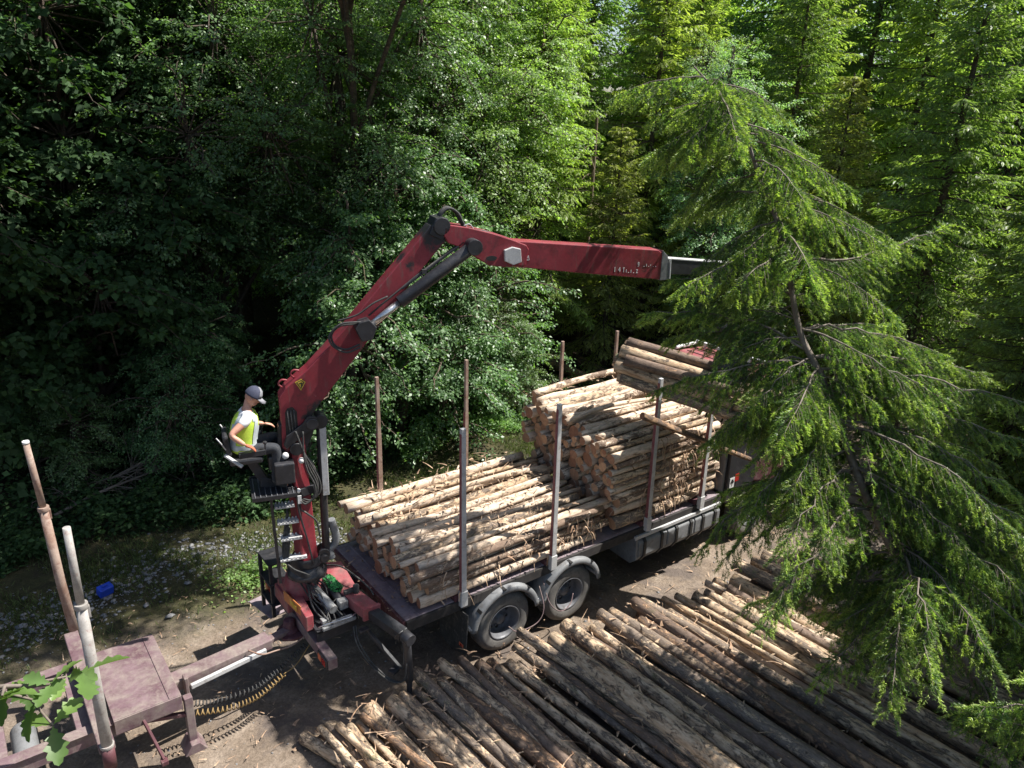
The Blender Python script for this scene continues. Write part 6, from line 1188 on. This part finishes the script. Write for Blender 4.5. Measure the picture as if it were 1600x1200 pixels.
near_tree('spruce_tree', [(3.6, -8.9, -.05), (3.45, -8.7, 1.2), (3.3, -8.5, 2.6), (3.2, -8.4, 4.0)], [.09, .07, .04, .01], [(.5, (1.35, -7.3, 2.7), .1), (.6, (1.7, -7.6, 3.1), .08), (.4, (1.9, -7.0, 2.1), .1), (.35, (2.6, -7.0, 1.7), .1), (.55, (2.7, -7.2, 2.6), .08)], 72, 'darker young spruce in the lower right corner below the leaning one', 34, fill_len=(.8, 1.5))

near_tree('spruce_tree', [(6.2, -7.6, -.05), (6.1, -7.5, 2.0), (6.0, -7.4, 4.2), (5.95, -7.35, 6.6)], [.12, .09, .05, .01], [(.3, (4.4, -6.5, 1.5), .1), (.4, (4.3, -6.2, 2.3), .1), (.5, (4.5, -6.0, 3.2), .1), (.25, (3.9, -7.2, 1.2), .1)], 73, 'dark spruce at the right edge standing behind the leaning one', 60, fill_len=(1.2, 2.4))

# ------------------------------------------------------------------ oak bough reaching in at the lower left
OK = thing('oak_tree', (-9.3, -7.4, 0), 'oak bough with large lobed bright leaves reaching in at the lower left', 'oak tree')
half = [(0, 0), (.03, .10), (.10, .16), (.08, .24), (.17, .30), (.24, .36), (.15, .43), (.24, .52), (.32, .60), (.20, .66), (.26, .76), (.24, .84), (.13, .86), (.10, .95), (0, 1.0)]
outl = half + [(-a, b2) for a, b2 in half[-2:0:-1]]
def oak_leaf(V, F, p, d, nrm, L, g):
    d = Vector(d).normalized(); s = d.cross(Vector(nrm)).normalized(); u = s.cross(d); n0 = len(V); cu = g.uniform(-.1, .3); mid = []
    k = len(half)
    for i, (a, c_) in enumerate(half): V.append(tuple(Vector(p) + d * c_ * L - u * (cu * c_ * c_ * L)))                       # midrib
    for sg in (1, -1):
        for i, (a, c_) in enumerate(half): V.append(tuple(Vector(p) + d * c_ * L + s * sg * a * L * .95 - u * (cu * c_ * c_ * L) + u * (a * .32 * L)))
    for i in range(k - 1):
        F.append((n0 + i, n0 + i + 1, n0 + k + i + 1, n0 + k + i)); F.append((n0 + i, n0 + 2 * k + i, n0 + 2 * k + i + 1, n0 + i + 1))
g = random.Random(17); V = []; F = []; wd = []
main = smooth_path([(-8.2, -7.2, 5.9), (-7.4, -7.0, 6.28), (-6.75, -6.93, 6.48), (-6.36, -7.0, 6.56), (-6.13, -7.12, 6.57)], 6)
wd.append((np.array([tuple(p) for p in main]), np.linspace(.022, .004, len(main))))
tips = [(-6.05, -7.16, 6.6)]
for i in range(26):
    q = main[min(len(main) - 1, 8 + i // 2 + 2)]; e = Vector(q) + Vector((g.uniform(-.12, .12), g.uniform(-.2, .16), g.uniform(-.12, .14))); wd.append((np.array([tuple(q), tuple(Vector(q).lerp(e, .5)), tuple(e)]), np.array([.005, .004, .003]))); tips.append(tuple(e))
tips += [tuple(main[-1]), tuple(main[-4]), (-6.5, -7.0, 6.5), (-6.62, -6.95, 6.46)]
for e in tips:
    for k in range(3):
        a = k * 2.1 + g.uniform(-.6, .6); d = Vector((math.cos(a), math.sin(a), g.uniform(-.9, .5))); oak_leaf(V, F, e, d, Vector((g.uniform(-.9, .9), g.uniform(-.9, .9), 1)), g.uniform(.075, .125), g)
link('leaves', rawmesh('leaves', np.array(V) - [-9.3, -7.4, 0], F, M['oak']), OK)
tkp = [(-9.3, -7.4, 0), (-9.25, -7.4, 2.5), (-9.1, -7.35, 4.8), (-8.9, -7.3, 6.5)]
wd.append((np.array([tuple(p) for p in smooth_path(tkp, 4)]), np.linspace(.14, .06, 13))); wd.append((np.array([(-9.1, -7.35, 4.9), (-8.7, -7.3, 5.5), (-8.2, -7.2, 5.9)]), np.array([.05, .035, .024])))
Vw, Fw = tubes(wd, 8); link('trunk', rawmesh('trunk', Vw - np.array([-9.3, -7.4, 0]), Fw, M['twig'], True), OK)
V, F, wood = broadleaf(15, [(-9.6, -7.4, 7.3, 1.3), (-10.4, -7.0, 6.6, 1.2)], 150, .11, 60, (-9.0, -7.3, 7.0), .04, (.5, 1.0), trunk_base=(-8.95, -7.3, 6.3)); link('crown', rawmesh('crown', V - np.array([-9.3, -7.4, 0]), F, M['oak']), OK)
bpy.context.view_layer.update()
print('faces', sum(len(o.data.polygons) for o in sc.objects if o.type == 'MESH'), 'logs', LOGN[0], len(PR), len(PF), len(PP))
